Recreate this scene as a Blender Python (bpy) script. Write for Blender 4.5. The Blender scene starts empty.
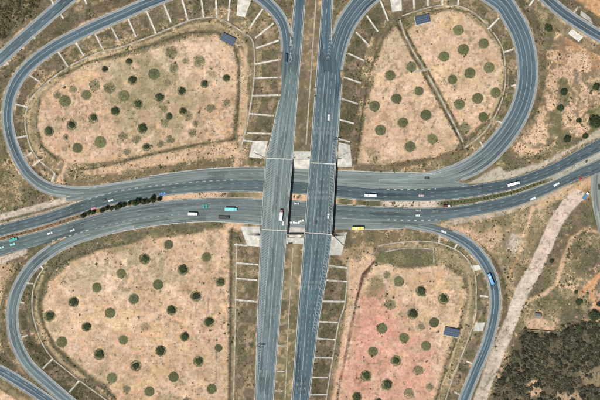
import bpy, bmesh, math, random
import numpy as np

random.seed(7)
rng = np.random.default_rng(7)
SC = bpy.context.scene
COL = SC.collection
S = 0.85          # metres per plan unit; plan origin is the middle of the interchange
def wx(px): return (px - 300.0) * S
def wy(py): return (200.0 - py) * S

# ------------------------------------------------------------------ camera, sky, sun, exposure
CAM_H = 1500.0
cam = bpy.data.cameras.new('camera')
cam.sensor_width = 36.0
cam.lens = 36.0 * CAM_H / (600 * S)
cam.clip_start = 10.0
cam.clip_end = 20000.0
cam_o = bpy.data.objects.new('camera', cam)
cam_o.location = (0, 0, CAM_H)
COL.objects.link(cam_o)
SC.camera = cam_o

SUN_EL = math.radians(64)
SHADOW_AZ = math.radians(40)      # shadows fall north, 40 degrees towards east
sdir = (math.sin(SHADOW_AZ) * math.cos(SUN_EL), math.cos(SHADOW_AZ) * math.cos(SUN_EL), -math.sin(SUN_EL))
world = bpy.data.worlds.new('World')
SC.world = world
world.use_nodes = True
wn = world.node_tree
sky = wn.nodes.new('ShaderNodeTexSky')
sky.sky_type = 'NISHITA'
sky.sun_disc = False
sky.sun_elevation = SUN_EL
sky.sun_rotation = SHADOW_AZ + math.pi
sky.air_density = 1.3
sky.dust_density = 2.0
wn.links.new(sky.outputs[0], wn.nodes['Background'].inputs[0])
wn.nodes['Background'].inputs[1].default_value = 0.05
sun = bpy.data.lights.new('sun', 'SUN')
sun.energy = 4.7
sun.angle = math.radians(0.53)
sun.color = (1.0, 0.972, 0.915)
sun_o = bpy.data.objects.new('sun', sun)
import mathutils
sun_o.rotation_euler = mathutils.Vector(sdir).to_track_quat('-Z', 'Y').to_euler()
COL.objects.link(sun_o)
SC.view_settings.view_transform = 'Standard'
SC.view_settings.look = 'None'
SC.view_settings.exposure = 0.0
SC.view_settings.gamma = 1.0

# ------------------------------------------------------------------ helpers: materials
def new_mat(name, rough=0.85, spec=0.25):
    m = bpy.data.materials.new(name); m.use_nodes = True
    b = m.node_tree.nodes['Principled BSDF']
    b.inputs['Roughness'].default_value = rough
    b.inputs['Specular IOR Level'].default_value = spec
    return m, m.node_tree, b

def N(nt, t, **kw):
    n = nt.nodes.new(t)
    for k, v in kw.items():
        if k in n.inputs: n.inputs[k].default_value = v
        else: setattr(n, k, v)
    return n

def mulcol(nt, a, b, fac=1.0):
    m = N(nt, 'ShaderNodeMix', data_type='RGBA', blend_type='MULTIPLY')
    m.inputs[0].default_value = fac
    nt.links.new(a, m.inputs[6]); nt.links.new(b, m.inputs[7])
    return m.outputs[2]

def ramp(nt, src, p0, c0, p1, c1):
    r = N(nt, 'ShaderNodeValToRGB')
    e = r.color_ramp.elements
    e[0].position = p0; e[0].color = (c0, c0, c0, 1) if not hasattr(c0, '__len__') else (*c0, 1)
    e[1].position = p1; e[1].color = (c1, c1, c1, 1) if not hasattr(c1, '__len__') else (*c1, 1)
    nt.links.new(src, r.inputs[0])
    return r.outputs[0]

def plain(name, col, rough=0.7, var=0.2, scale=1.2, spec=0.3, bump=0.0, metal=0.0, coat=0.0):
    """one base colour broken up by two sizes of noise"""
    m, nt, b = new_mat(name, rough, spec)
    tc = N(nt, 'ShaderNodeTexCoord')
    n1 = N(nt, 'ShaderNodeTexNoise', Scale=scale, Detail=6.0, Roughness=0.65)
    nt.links.new(tc.outputs['Object'], n1.inputs['Vector'])
    rgb = N(nt, 'ShaderNodeRGB'); rgb.outputs[0].default_value = (*col, 1)
    f = ramp(nt, n1.outputs['Fac'], 0.3, 1 - var, 0.7, 1 + var * 0.5)
    nt.links.new(mulcol(nt, rgb.outputs[0], f), b.inputs['Base Color'])
    b.inputs['Metallic'].default_value = metal
    b.inputs['Coat Weight'].default_value = coat
    if bump:
        bp = N(nt, 'ShaderNodeBump', Strength=bump, Distance=0.1)
        nt.links.new(n1.outputs['Fac'], bp.inputs['Height']); nt.links.new(bp.outputs[0], b.inputs['Normal'])
    return m

def asphalt_mat():
    """road surface: laid colour comes from the pavement's own age (attribute), worn along the lanes (uv)"""
    m, nt, b = new_mat('asphalt', 0.82, 0.3)
    at = N(nt, 'ShaderNodeAttribute', attribute_name='tint')
    uv = N(nt, 'ShaderNodeUVMap')
    mp = N(nt, 'ShaderNodeMapping'); mp.inputs['Scale'].default_value = (0.006, 0.55, 1)
    nt.links.new(uv.outputs[0], mp.inputs[0])
    st = N(nt, 'ShaderNodeTexNoise', Scale=1.0, Detail=4.0, Roughness=0.6)
    nt.links.new(mp.outputs[0], st.inputs['Vector'])
    mp2 = N(nt, 'ShaderNodeMapping'); mp2.inputs['Scale'].default_value = (0.03, 0.2, 1)
    nt.links.new(uv.outputs[0], mp2.inputs[0])
    pt = N(nt, 'ShaderNodeTexNoise', Scale=1.0, Detail=5.0, Roughness=0.7)
    nt.links.new(mp2.outputs[0], pt.inputs['Vector'])
    tc = N(nt, 'ShaderNodeTexCoord')
    fn = N(nt, 'ShaderNodeTexNoise', Scale=1.1, Detail=5.0, Roughness=0.8)
    nt.links.new(tc.outputs['Object'], fn.inputs['Vector'])
    c = mulcol(nt, at.outputs['Color'], ramp(nt, st.outputs['Fac'], 0.28, 0.55, 0.72, 1.5))
    c = mulcol(nt, c, ramp(nt, pt.outputs['Fac'], 0.3, 0.74, 0.7, 1.28))
    c = mulcol(nt, c, ramp(nt, fn.outputs['Fac'], 0.3, 0.82, 0.7, 1.18))
    mp3 = N(nt, 'ShaderNodeMapping'); mp3.inputs['Scale'].default_value = (0.035, 0.27, 1); nt.links.new(uv.outputs[0], mp3.inputs[0])
    vo = N(nt, 'ShaderNodeTexVoronoi', Scale=1.0, distance='CHEBYCHEV'); nt.links.new(mp3.outputs[0], vo.inputs['Vector'])
    sep = N(nt, 'ShaderNodeSeparateColor'); nt.links.new(vo.outputs['Color'], sep.inputs[0])
    c = mulcol(nt, c, ramp(nt, sep.outputs[0], 0.06, 0.74, 0.1, 1.0))
    c = mulcol(nt, c, ramp(nt, sep.outputs[1], 0.9, 1.0, 0.94, 1.16))
    mp4 = N(nt, 'ShaderNodeMapping'); mp4.inputs['Scale'].default_value = (0.09, 0.16, 1); nt.links.new(uv.outputs[0], mp4.inputs[0])
    ve = N(nt, 'ShaderNodeTexVoronoi', Scale=1.0, feature='DISTANCE_TO_EDGE'); nt.links.new(mp4.outputs[0], ve.inputs['Vector'])
    c = mulcol(nt, c, ramp(nt, ve.outputs['Distance'], 0.004, 0.8, 0.014, 1.0))
    nt.links.new(c, b.inputs['Base Color'])
    return m

def paint_mat(name, col):
    m, nt, b = new_mat(name, 0.7, 0.3)
    tc = N(nt, 'ShaderNodeTexCoord')
    n1 = N(nt, 'ShaderNodeTexNoise', Scale=0.35, Detail=8.0, Roughness=0.75)
    nt.links.new(tc.outputs['Object'], n1.inputs['Vector'])
    r = ramp(nt, n1.outputs['Fac'], 0.36, (0.2, 0.22, 0.22), 0.56, col)
    nt.links.new(r, b.inputs['Base Color'])
    return m

def ground_mat():
    m, nt, b = new_mat('soil', 0.95, 0.1)
    at = N(nt, 'ShaderNodeAttribute', attribute_name='tint')
    tc = N(nt, 'ShaderNodeTexCoord')
    a = N(nt, 'ShaderNodeTexNoise', Scale=0.55, Detail=8.0, Roughness=0.75)
    c = N(nt, 'ShaderNodeTexNoise', Scale=0.12, Detail=6.0, Roughness=0.7)
    nt.links.new(tc.outputs['Object'], a.inputs['Vector']); nt.links.new(tc.outputs['Object'], c.inputs['Vector'])
    k = mulcol(nt, at.outputs['Color'], ramp(nt, a.outputs['Fac'], 0.28, 0.66, 0.72, 1.28))
    k = mulcol(nt, k, ramp(nt, c.outputs['Fac'], 0.3, 0.88, 0.7, 1.1))
    nt.links.new(k, b.inputs['Base Color'])
    bp = N(nt, 'ShaderNodeBump', Strength=0.5, Distance=0.5)
    nt.links.new(a.outputs['Fac'], bp.inputs['Height']); nt.links.new(bp.outputs[0], b.inputs['Normal'])
    return m

def leaf_mat(name):
    m, nt, b = new_mat(name, 0.75, 0.2)
    at = N(nt, 'ShaderNodeAttribute', attribute_name='tint')
    oi = N(nt, 'ShaderNodeObjectInfo')
    v = ramp(nt, oi.outputs['Random'], 0.0, 0.72, 1.0, 1.3)
    nt.links.new(mulcol(nt, at.outputs['Color'], v), b.inputs['Base Color'])
    return m

M = {
    'asphalt': asphalt_mat(), 'soil': ground_mat(), 'leaf': leaf_mat('foliage'), 'grass': leaf_mat('dry grass'),
    'line': paint_mat('road paint', (0.37, 0.39, 0.385)),
    'hatch': paint_mat('worn hatch paint', (0.32, 0.335, 0.33)),
    'faded': paint_mat('faded road paint', (0.27, 0.285, 0.28)),
    'concrete': plain('weathered concrete', (0.5, 0.49, 0.44), 0.9, 0.35, 0.5, 0.2, 0.2),
    'pale': plain('pale concrete', (0.55, 0.53, 0.475), 0.9, 0.42, 0.22, 0.2, 0.2),
    'chute': plain('stained chute concrete', (0.56, 0.53, 0.47), 0.9, 0.55, 0.3, 0.2, 0.2),
    'channel': plain('stained drain concrete', (0.4, 0.36, 0.29), 0.9, 0.6, 0.2, 0.2, 0.2),
    'shoulder': plain('shoulder concrete', (0.25, 0.265, 0.26), 0.9, 0.3, 0.3, 0.2),
    'kerb': plain('kerb concrete', (0.42, 0.43, 0.41), 0.9, 0.3, 0.4, 0.2),
    'bark': plain('bark', (0.12, 0.085, 0.055), 0.95, 0.3, 4.0),
    'steel': plain('galvanised steel', (0.42, 0.43, 0.44), 0.45, 0.15, 2.0, 0.5, 0, 0.6),
    'dark': plain('dark steel', (0.05, 0.052, 0.055), 0.6, 0.2, 2.0),
    'tyre': plain('tyre rubber', (0.02, 0.02, 0.02), 0.9, 0.2, 5.0),
    'glass': plain('vehicle glass', (0.13, 0.15, 0.165), 0.2, 0.1, 1.0, 0.6),
    'lamp': plain('lamp glass', (0.75, 0.75, 0.7), 0.2, 0.05, 1.0, 0.5),
    'tail': plain('tail lamp', (0.4, 0.02, 0.015), 0.3, 0.05, 1.0, 0.5),
}
def paint(name, col): 
    if name not in M: M[name] = plain(name, col, 0.35, 0.12, 1.5, 0.5, 0, 0, 0.4)
    return M[name]

# ------------------------------------------------------------------ helpers: objects
def tag(o, label=None, cat=None, group=None, kind=None):
    for k, v in (('label', label), ('category', cat), ('group', group), ('kind', kind)):
        if v: o[k] = v
    return o

def empty(name, loc=(0, 0, 0), rz=0.0):
    o = bpy.data.objects.new(name, None); COL.objects.link(o)
    o.empty_display_size = 0.5
    o.location = loc; o.rotation_euler = (0, 0, rz)
    return o

def obj(name, me, mat=None, parent=None):
    if mat is not None and not me.materials: me.materials.append(mat)
    o = bpy.data.objects.new(name, me); COL.objects.link(o)
    if parent is not None: o.parent = parent
    return o

def mesh_np(name, V, F, tint=None, uv=None, smooth=False):
    """fast mesh from numpy: F is (n,3) or (n,4); tint per vertex; uv per vertex"""
    V = np.asarray(V, np.float32); F = np.asarray(F, np.int32)
    me = bpy.data.meshes.new(name)
    n, k = F.shape
    me.vertices.add(len(V)); me.vertices.foreach_set('co', V.ravel())
    me.loops.add(n * k); me.loops.foreach_set('vertex_index', F.ravel())
    me.polygons.add(n)
    me.polygons.foreach_set('loop_start', np.arange(0, n * k, k, dtype=np.int32))
    me.polygons.foreach_set('use_smooth', np.full(n, smooth))
    if tint is not None:
        a = me.color_attributes.new('tint', 'FLOAT_COLOR', 'POINT')
        t = np.ones((len(V), 4), np.float32); t[:, :3] = tint
        a.data.foreach_set('color', t.ravel())
    if uv is not None:
        l = me.uv_layers.new(name='UVMap')
        l.data.foreach_set('uv', np.asarray(uv, np.float32)[F.ravel()].ravel())
    me.update(calc_edges=True)
    return me

class MB:
    def __init__(s): s.v = []; s.f = []
    def quad(s, *p):
        i = len(s.v); s.v += [tuple(q) for q in p]; s.f.append(tuple(range(i, i + len(p))))
    def box(s, x0, x1, y0, y1, z0, z1, tx=0.0, ty=0.0, tx0=None):
        """box whose top is drawn in by tx / ty (tx0: at the low-x end)"""
        a = tx if tx0 is None else tx0
        i = len(s.v)
        s.v += [(x0, y0, z0), (x1, y0, z0), (x1, y1, z0), (x0, y1, z0),
                (x0 + a, y0 + ty, z1), (x1 - tx, y0 + ty, z1), (x1 - tx, y1 - ty, z1), (x0 + a, y1 - ty, z1)]
        s.f += [tuple(i + q for q in f) for f in ((3, 2, 1, 0), (4, 5, 6, 7), (0, 1, 5, 4), (1, 2, 6, 5), (2, 3, 7, 6), (3, 0, 4, 7))]
        return s
    def tube(s, p, q, r0, r1=None, n=8):
        r1 = r0 if r1 is None else r1
        p = mathutils.Vector(p); q = mathutils.Vector(q); d = (q - p).normalized()
        u = d.orthogonal().normalized(); w = d.cross(u)
        i = len(s.v)
        for c, r in ((p, r0), (q, r1)):
            for k in range(n):
                t = 2 * math.pi * k / n
                s.v.append(tuple(c + u * (r * math.cos(t)) + w * (r * math.sin(t))))
        for k in range(n):
            s.f.append((i + k, i + (k + 1) % n, i + n + (k + 1) % n, i + n + k))
        s.f.append(tuple(i + k for k in range(n))[::-1]); s.f.append(tuple(i + n + k for k in range(n)))
        return s
    def mesh(s, name, bevel=0.0):
        me = bpy.data.meshes.new(name); me.from_pydata(s.v, [], s.f)
        if bevel:
            bm = bmesh.new(); bm.from_mesh(me)
            bmesh.ops.bevel(bm, geom=list(bm.edges), offset=bevel, segments=2, affect='EDGES', profile=0.6)
            bm.to_mesh(me); bm.free()
        me.update(); return me
    def build(s, name, mat, parent=None, bevel=0.0):
        return obj(name, s.mesh(name, bevel), mat, parent)

def copy_tree(o, parent=None):
    c = o.copy(); COL.objects.link(c); c.parent = parent
    for ch in list(o.children): copy_tree(ch, c)
    return c

ORD = ['first', 'second', 'third', 'fourth', 'fifth', 'sixth', 'seventh', 'eighth', 'ninth', 'tenth', 'eleventh', 'twelfth',
       'thirteenth', 'fourteenth', 'fifteenth', 'sixteenth', 'seventeenth', 'eighteenth', 'nineteenth', 'twentieth',
       'twenty-first', 'twenty-second', 'twenty-third', 'twenty-fourth', 'twenty-fifth', 'twenty-sixth', 'twenty-seventh',
       'twenty-eighth', 'twenty-ninth', 'thirtieth', 'thirty-first', 'thirty-second', 'thirty-third', 'thirty-fourth', 'thirty-fifth', 'thirty-sixth']

# ------------------------------------------------------------------ noise and plan-space geometry (numpy)
_LAT = rng.random((16, 256, 256)).astype(np.float32)
def vnoise(x, y, cell, seed=0):
    L = _LAT[seed % 16]
    u = x / cell + seed * 17.3; v = y / cell + seed * 9.1
    i = np.floor(u).astype(int); j = np.floor(v).astype(int)
    a = u - i; b = v - j
    a = a * a * (3 - 2 * a); b = b * b * (3 - 2 * b)
    i0, i1, j0, j1 = i % 256, (i + 1) % 256, j % 256, (j + 1) % 256
    return (L[i0, j0] * (1 - a) + L[i1, j0] * a) * (1 - b) + (L[i0, j1] * (1 - a) + L[i1, j1] * a) * b
def fbm(x, y, cell, seed=0, octv=4, gain=0.55):
    t = 0; amp = 1; tot = 0
    for k in range(octv):
        t = t + amp * vnoise(x, y, cell / 2 ** k, seed + k); tot += amp; amp *= gain
    return t / tot
def sstep(a, b, x):
    t = np.clip((x - a) / (b - a), 0, 1); return t * t * (3 - 2 * t)
def seg_dist(X, Y, P, closed):
    d2 = np.full(X.shape, 1e12)
    n = len(P)
    for k in range(n if closed else n - 1):
        x0, y0 = P[k]; x1, y1 = P[(k + 1) % n]
        dx, dy = x1 - x0, y1 - y0
        t = np.clip(((X - x0) * dx + (Y - y0) * dy) / max(dx * dx + dy * dy, 1e-9), 0, 1)
        d2 = np.minimum(d2, (X - x0 - t * dx) ** 2 + (Y - y0 - t * dy) ** 2)
    return np.sqrt(d2)
def poly_inside(X, Y, P):
    ins = np.zeros(X.shape, bool); n = len(P)
    for k in range(n):
        x0, y0 = P[k]; x1, y1 = P[(k + 1) % n]
        if y0 == y1: continue
        c = (y0 > Y) != (y1 > Y)
        ins ^= c & (X < (x1 - x0) * (Y - y0) / (y1 - y0) + x0)
    return ins
def poly_sdf(X, Y, P):
    d = seg_dist(X, Y, P, True)
    return np.where(poly_inside(X, Y, P), -d, d)

def spline(pts, step=2.5):
    """Catmull-Rom through control rows (x, y, ...), resampled about every `step` plan units"""
    P = np.array(pts, float); n = len(P); out = []; tt = []
    for k in range(n - 1):
        p0 = P[max(k - 1, 0)]; p1 = P[k]; p2 = P[k + 1]; p3 = P[min(k + 2, n - 1)]
        m = max(2, int(np.hypot(*(p2 - p1)[:2]) / step))
        for q in range(m):
            t = q / m
            c = 0.5 * ((2 * p1) + (-p0 + p2) * t + (2 * p0 - 5 * p1 + 4 * p2 - p3) * t * t + (-p0 + 3 * p1 - 3 * p2 + p3) * t ** 3)
            c[2:] = p1[2:] * (1 - t) + p2[2:] * t
            out.append(c); tt.append(k + t)
    out.append(P[-1]); tt.append(n - 1)
    return np.array(out), np.array(tt)

def smooth_arr(a, k=5):
    p = np.pad(a, (k, k), mode='edge'); return np.convolve(p, np.ones(2 * k + 1) / (2 * k + 1), 'valid')

# ------------------------------------------------------------------ road plan: control rows are (x, y, full width, height)
NSZ = 7.0
def yl(y): return 322.5 - 0.0765 * y          # right roadway, left edge
def yr(y): return 305.0 - 0.08 * y            # left roadway, right edge
LEFT_W = [(-90, 303), (0, 295), (60, 289), (75, 286), (96, 281), (112, 277), (140, 271), (158, 266), (240, 261), (320, 258), (400, 255.5), (470, 253)]
RIGHT_E = [(-90, 339), (0, 332.3), (40, 330.5), (60, 336), (80, 341.5), (100, 340), (130, 338), (160, 335.5), (240, 331), (280, 325.5), (320, 318.5), (400, 308.5), (470, 303)]
def lw(y): return np.interp(y, *zip(*LEFT_W))
def re_(y): return np.interp(y, *zip(*RIGHT_E))
AB_N, AB_S = 158.8, 235.2                      # faces of the abutments

LOOPS = {
 'nw': [(284.5,118,9,7),(285.5,100,10,7),(285.5,85,11,7),(286,60,11,7),(286.3,42,11,6.95),(283.5,26,11.5,6.85),(276,13,12,6.75),(263,0,12.5,6.6),(250,-8,12.5,6.5),(225,-15,12.5,6.3),(190,-11,12.5,6.05),(155,1,12.5,5.75),(120,16.3,12.5,5.4),(97,26,12.5,5.2),(76,36,12.5,4.9),(56,46.5,12.5,4.6),(38,59,12.5,4.3),(25,71,12.5,4.0),(16,84,12.3,3.7),(9.8,100,12,3.3),(8,120,11.5,2.8),(11.5,140,11.5,2.1),(19.5,160,11.7,1.3),(30,175.5,12,0.7),(46,187,12,0.3),(64,191.3,12,0.08),(90,191.7,11,0),(120,187,10,0),(150,182,9,0),(180,178,7,0),(215,175.8,4,0)],
 'ne': [(332.5,118,12,7),(332.5,95,14,7),(333,80,16,7),(335,62,17.5,7),(338,47,18.5,6.95),(344,29,19.5,6.85),(353,14,20,6.7),(365,0,20.5,6.55),(385,-14,20.5,6.3),(420,-24,20.5,6.0),(460,-20,20.5,5.6),(498,0,20.5,4.9),(511,16.5,20.5,4.5),(521,36,20.5,4.0),(526,56,20.5,3.5),(527,80,20.5,2.9),(522,104,20.5,2.3),(512,125,20.5,1.7),(497,145,20.5,1.1),(479,161.5,20,0.5),(456,173,18,0.12),(425,180,15,0),(390,181,10,0),(345,180.5,4.2,0)],
 'sw': [(185,216.5,4.4,0),(140,222.5,8.5,0),(115,227.3,10.5,0),(90,234,11,0.04),(71,240.3,11.7,0.25),(53,249.5,12,0.6),(34,264.5,12,1.2),(20.5,284,12,1.9),(14,303,12,2.5),(12.8,320,12,3.0),(16.5,341,12,3.5),(28,363,12,4.0),(46,380.5,12,4.4),(68,399.5,12,4.8),(92,419,12,5.2),(125,442,12,5.6)],
 'se': [(365,222.4,4,0),(405,223.6,8.5,0),(420,225.6,9.5,0),(436,229,10,0.05),(451,234.5,11,0.25),(465,242,11.7,0.6),(477,252.5,12,1.1),(486.5,266,12,1.6),(493,282,11.7,2.1),(495,300,11.5,2.6),(493,320,11.2,3.1),(486,345,11.2,3.7),(475,371,11.2,4.2),(464,398,11.2,4.7),(452,428,11.2,5.2)],
 'a': [(-45,103,13,5),(0,60.5,13,5),(30,33.5,13,5),(68,0.5,13,5),(105,-30,13,5)],
 'b': [(-45,350,11.5,4),(0,370,11.5,4.2),(20,381.5,11.5,4.4),(38,393,11.5,4.5),(62,410.5,11.5,4.8),(88,432,11.5,5.2)],
 'c': [(512,-34,12.5,5),(547,0,12.5,4.6),(564,14.5,12.5,4.4),(581,25.8,12.5,4.2),(600,37,12.5,4),(645,60,12.5,3.6)],
}
WB = [(-70,248,259),(0,225,236.3),(45,213.5,224.8),(90,198.5,209.8),(120,190,202.6),(150,186,198),(180,183,193.6),(210,180.5,191.5),(245,179.3,191.2),(300,181.2,193.6),(340,185,197.5),(360,187.2,199.6),(390,188.8,201),(420,188.8,201),(450,187.4,199.6),(480,184,196),(510,178.5,190.3),(525,174.3,185.6),(555,162.8,175),(577,150.2,163.3),(600,138,152),(680,92,106)]
EB = [(-70,265,280),(0,241.3,256),(45,230,244),(90,216,230.5),(120,208,223),(150,203,218),(180,199.5,214.5),(210,198,212.5),(245,198,212.5),(300,201,216),(340,204.6,219),(380,207,220.3),(420,208.3,221.3),(450,207.2,219.8),(480,202.6,214.8),(510,196,208.6),(525,191.2,204),(555,180.6,190.5),(577,168.8,180),(600,159.2,172.5),(680,112,126)]
WBX = [(66,198,201),(76,195.5,201),(90,187,200),(120,181.2,192),(150,176.2,188),(180,172,185),(210,168.8,183),(245,167.4,181),(270,167.4,182),(300,168.8,183),(340,170.8,187),(380,172.3,190),(420,172.8,190),(440,175,189.5),(458,182,188.5),(468,184,187)]
EBX = [(48,243,245.5),(60,237,246),(75,229,243),(90,226,239.4),(120,220,231.2),(150,215,226),(180,212,222.5),(210,210,220.8),(245,210,223),(270,212,225.4),(300,214,227.5),(340,217,229.6),(380,218,229),(405,219,228),(425,219.5,224.5),(440,220,223)]
SIDE = [(600,158,13,0),(596.5,176,11,0),(596,196,9.5,0),(601,222,9,0),(612,260,9,0)]   # side road joining at the right
def band(T, x):
    xs, a, b = zip(*T); return np.interp(x, xs, a), np.interp(x, xs, b)
XS_EW = np.concatenate([np.arange(-70, 681, 4.0)])
def ew_edges(T, x0=None, x1=None):
    lo = T[0][0] if x0 is None else x0; hi = T[-1][0] if x1 is None else x1
    x = np.linspace(lo, hi, max(3, int((hi - lo) / 3)))
    a, b = band(T, x)
    if len(T) > 3: a, b = smooth_arr(a, 3), smooth_arr(b, 3)
    return x, a, b

LOOPP = {k: spline(v) for k, v in LOOPS.items()}
SIDEP = spline(SIDE)

# ------------------------------------------------------------------ terrain
def axis(lo, hi, step, far):
    a = np.arange(lo, hi + step / 2, step); s = step; ext = []; p = hi
    while p < far:
        s *= 1.35; p += s; ext.append(p)
    e = np.array(ext)
    return np.concatenate([(lo - (e - hi))[::-1], a, e])
STEP = 0.75
GX = axis(-276, 276, STEP, 3500); GY = axis(-192, 192, STEP, 3500)
X, Y = np.meshgrid(GX, GY, indexing='ij')
PX = X / S + 300; PY = 200 - Y / S
near = np.full(X.shape, 400.0)         # metres to the nearest carriageway edge
emb = np.full(X.shape, -50.0)
zin = np.full(X.shape, -99.0)
def window(x, y, r):
    return (slice(np.searchsorted(GX, x - r), np.searchsorted(GX, x + r)), slice(np.searchsorted(GY, y - r), np.searchsorted(GY, y + r)))
SLOPE = 2.3
def press_samples(P):
    for px, py, w, z in P:
        x, y, hw = wx(px), wy(py), w * S / 2
        sl = window(x, y, hw + z * SLOPE + 16)
        d = np.hypot(X[sl] - x, Y[sl] - y) - hw
        near[sl] = np.minimum(near[sl], d)
        emb[sl] = np.maximum(emb[sl], z - 0.14 - np.maximum(0, d - 0.9) / SLOPE)
        zin[sl] = np.where(d < 0.35, np.maximum(zin[sl], z), zin[sl])
for k, (P, _) in LOOPP.items(): press_samples(P)
press_samples(SIDEP[0])
for T in (WB, EB, WBX, EBX):
    lo, hi = T[0][0], T[-1][0]
    a, b = band(T, PX)
    d = np.maximum(np.maximum(a - PY, PY - b), np.maximum(lo - PX, PX - hi)) * S
    near = np.minimum(near, d)
    zin = np.where(d < 0.3, np.maximum(zin, 0.0), zin)
# the north-south embankments with the wall and paved slope in front of them
for sgn, face in ((1, AB_N), (-1, AB_S)):
    yc = np.minimum(PY, face) if sgn > 0 else np.maximum(PY, face)
    dy = np.maximum(0, (PY - face) * sgn) * S
    a, b = lw(yc), re_(yc)
    dx = np.maximum(0, np.maximum(a - PX, PX - b)) * S
    d = np.hypot(dx, dy)
    z = NSZ - 0.14 - np.maximum(0, d - 0.9) / SLOPE
    front = np.where(dy > 0, (4.4 - dy / 2.2) if sgn > 0 else (2.0 - dy / 3.4), 99)
    med = sstep(yr(yc) + 1, yr(yc) + 6, PX) * (1 - sstep(yl(yc) - 6, yl(yc) - 1, PX))
    z = np.minimum(z, front) - 0.5 * med
    emb = np.maximum(emb, z)
    near = np.where(dy <= 0, np.minimum(near, dx), near)
    on = ((PX > lw(yc)) & (PX < yr(yc)) | (PX > yl(yc)) & (PX < re_(yc))) & (dy <= 0.0)
    zin = np.where(on, np.maximum(zin, NSZ), zin)
base = (fbm(X, Y, 38, 1) - 0.5) * 1.2 + (fbm(X, Y, 7, 5) - 0.5) * 0.45
base = base * np.clip((near - 1.0) / 12, 0, 1) - 0.06
base += np.clip(np.hypot(X, Y) - 330, 0, None) / 400 * (fbm(X, Y, 420, 3) - 0.45) * 30
Z = np.maximum(base, emb + (fbm(X, Y, 6, 2) - 0.5) * 0.35 * np.clip((near - 1) / 4, 0, 1))
# ditches round the fields
DITCH = {
 'nw_top': [(60,76),(88,62),(120,54),(160,42),(186,32.5),(216,31),(233,42),(239,62),(239,95),(237,120),(234,139),(218,141.5),(200,144),(160,152),(130,159.5),(100,167),(78,170)],
 'nw_low': [(40,100),(37,125),(42,146),(58,160)],
 'ne_w': [(392,26),(384,36),(375,58),(368,80),(363,110),(359,140),(356,163)],
 'ne_low': [(385,166),(410,162),(440,157),(460,150)],
 'ne_e': [(424,12),(450,8),(470,12),(488,26),(501,46),(506,70),(503,95),(492,118),(470,139)],
 'sw': [(130,242),(105,247),(78,254),(56,267),(44,284),(39,305),(44,325),(55,347),(75,366),(95,381),(115,397)],
 'sw_e': [(232,228),(231,290),(230,400)],
 'se_w': [(374,262),(363,275),(357,300),(351,330),(345,360),(339,388),(336,410)],
 'se_e': [(466,300),(458,335),(447,366),(436,400)],
}
DD = {k: seg_dist(PX, PY, v, False) for k, v in DITCH.items()}
for k, d in DD.items():
    Z -= 0.55 * np.exp(-(d / 1.3) ** 2) * (near > 3)
dcut = seg_dist(PX, PY, [(399,20),(405,36),(414,53),(424,69),(434,87),(450,116),(464,142)], False)
Z -= 0.9 * (1 - sstep(1.0, 3.4, dcut)) * (near > 3)
Z = np.where(zin > -50, zin - 0.4, Z)

def tz(x, y):
    x = np.asarray(x, float); y = np.asarray(y, float)
    i = np.clip(np.searchsorted(GX, x) - 1, 0, len(GX) - 2); j = np.clip(np.searchsorted(GY, y) - 1, 0, len(GY) - 2)
    a = (x - GX[i]) / (GX[i + 1] - GX[i]); b = (y - GY[j]) / (GY[j + 1] - GY[j])
    return Z[i, j] * (1 - a) * (1 - b) + Z[i + 1, j] * a * (1 - b) + Z[i, j + 1] * (1 - a) * b + Z[i + 1, j + 1] * a * b
def pick(A, x, y):
    i = np.clip(np.searchsorted(GX, x), 0, len(GX) - 1); j = np.clip(np.searchsorted(GY, y), 0, len(GY) - 1)
    return A[i, j]

# ------------------------------------------------------------------ soil and plant cover
C_SAND = (0.55, 0.385, 0.248); C_WHITE = (0.63, 0.5, 0.395); C_PINK = (0.5, 0.26, 0.19); C_ORANGE = (0.48, 0.27, 0.13)
C_OLIVE = (0.105, 0.107, 0.058); C_BROWN = (0.165, 0.126, 0.08); C_DRY = (0.27, 0.22, 0.135); C_DARK = (0.06, 0.054, 0.035)
C_GRAVEL = (0.40, 0.35, 0.275); C_PALE = (0.52, 0.445, 0.37); C_RUST = (0.15, 0.085, 0.055); C_GREEN = (0.11, 0.125, 0.055)
n_a = fbm(PX, PY, 22, 1); n_b = fbm(PX, PY, 9, 6); n_c = fbm(PX, PY, 3.2, 9, 3); n_d = fbm(PX, PY, 55, 11)
def lay(A, col, m):
    for k in range(3): A[..., k] += (col[k] - A[..., k]) * m
G = np.empty(X.shape + (3,)); G[:] = C_BROWN
veg = np.full(X.shape, 0.75)             # how many tufts grow here
lay(G, C_OLIVE, sstep(0.4, 0.6, n_b) * 0.85)
lay(G, C_DRY, sstep(0.46, 0.62, n_a * 0.6 + n_b * 0.4) * 0.8)
lay(G, C_SAND, sstep(0.53, 0.66, n_c * 0.6 + n_a * 0.4) * 0.8)
WARP = (n_b - 0.5) * 9 + (n_c - 0.5) * 4
def zone(P, col, soft=1.5, op=1.0, v=None, warp=0.5, closed=True, width=0, tex=None):
    lo = np.min(np.array(P), 0) - 14 - width; hi = np.max(np.array(P), 0) + 14 + width
    s = (slice(np.searchsorted(GX, wx(lo[0])), np.searchsorted(GX, wx(hi[0]))), slice(np.searchsorted(GY, wy(hi[1])), np.searchsorted(GY, wy(lo[1]))))
    d = poly_sdf(PX[s], PY[s], P) if closed else seg_dist(PX[s], PY[s], P, False) - width
    m = (1 - sstep(-soft, soft, d + WARP[s] * warp)) * op
    if tex is not None: m = m * tex[s]
    g = G[s]; lay(g, col, m); G[s] = g
    if v is not None: veg[s] += (v - veg[s]) * np.clip(m, 0, 1)
    return
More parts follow.
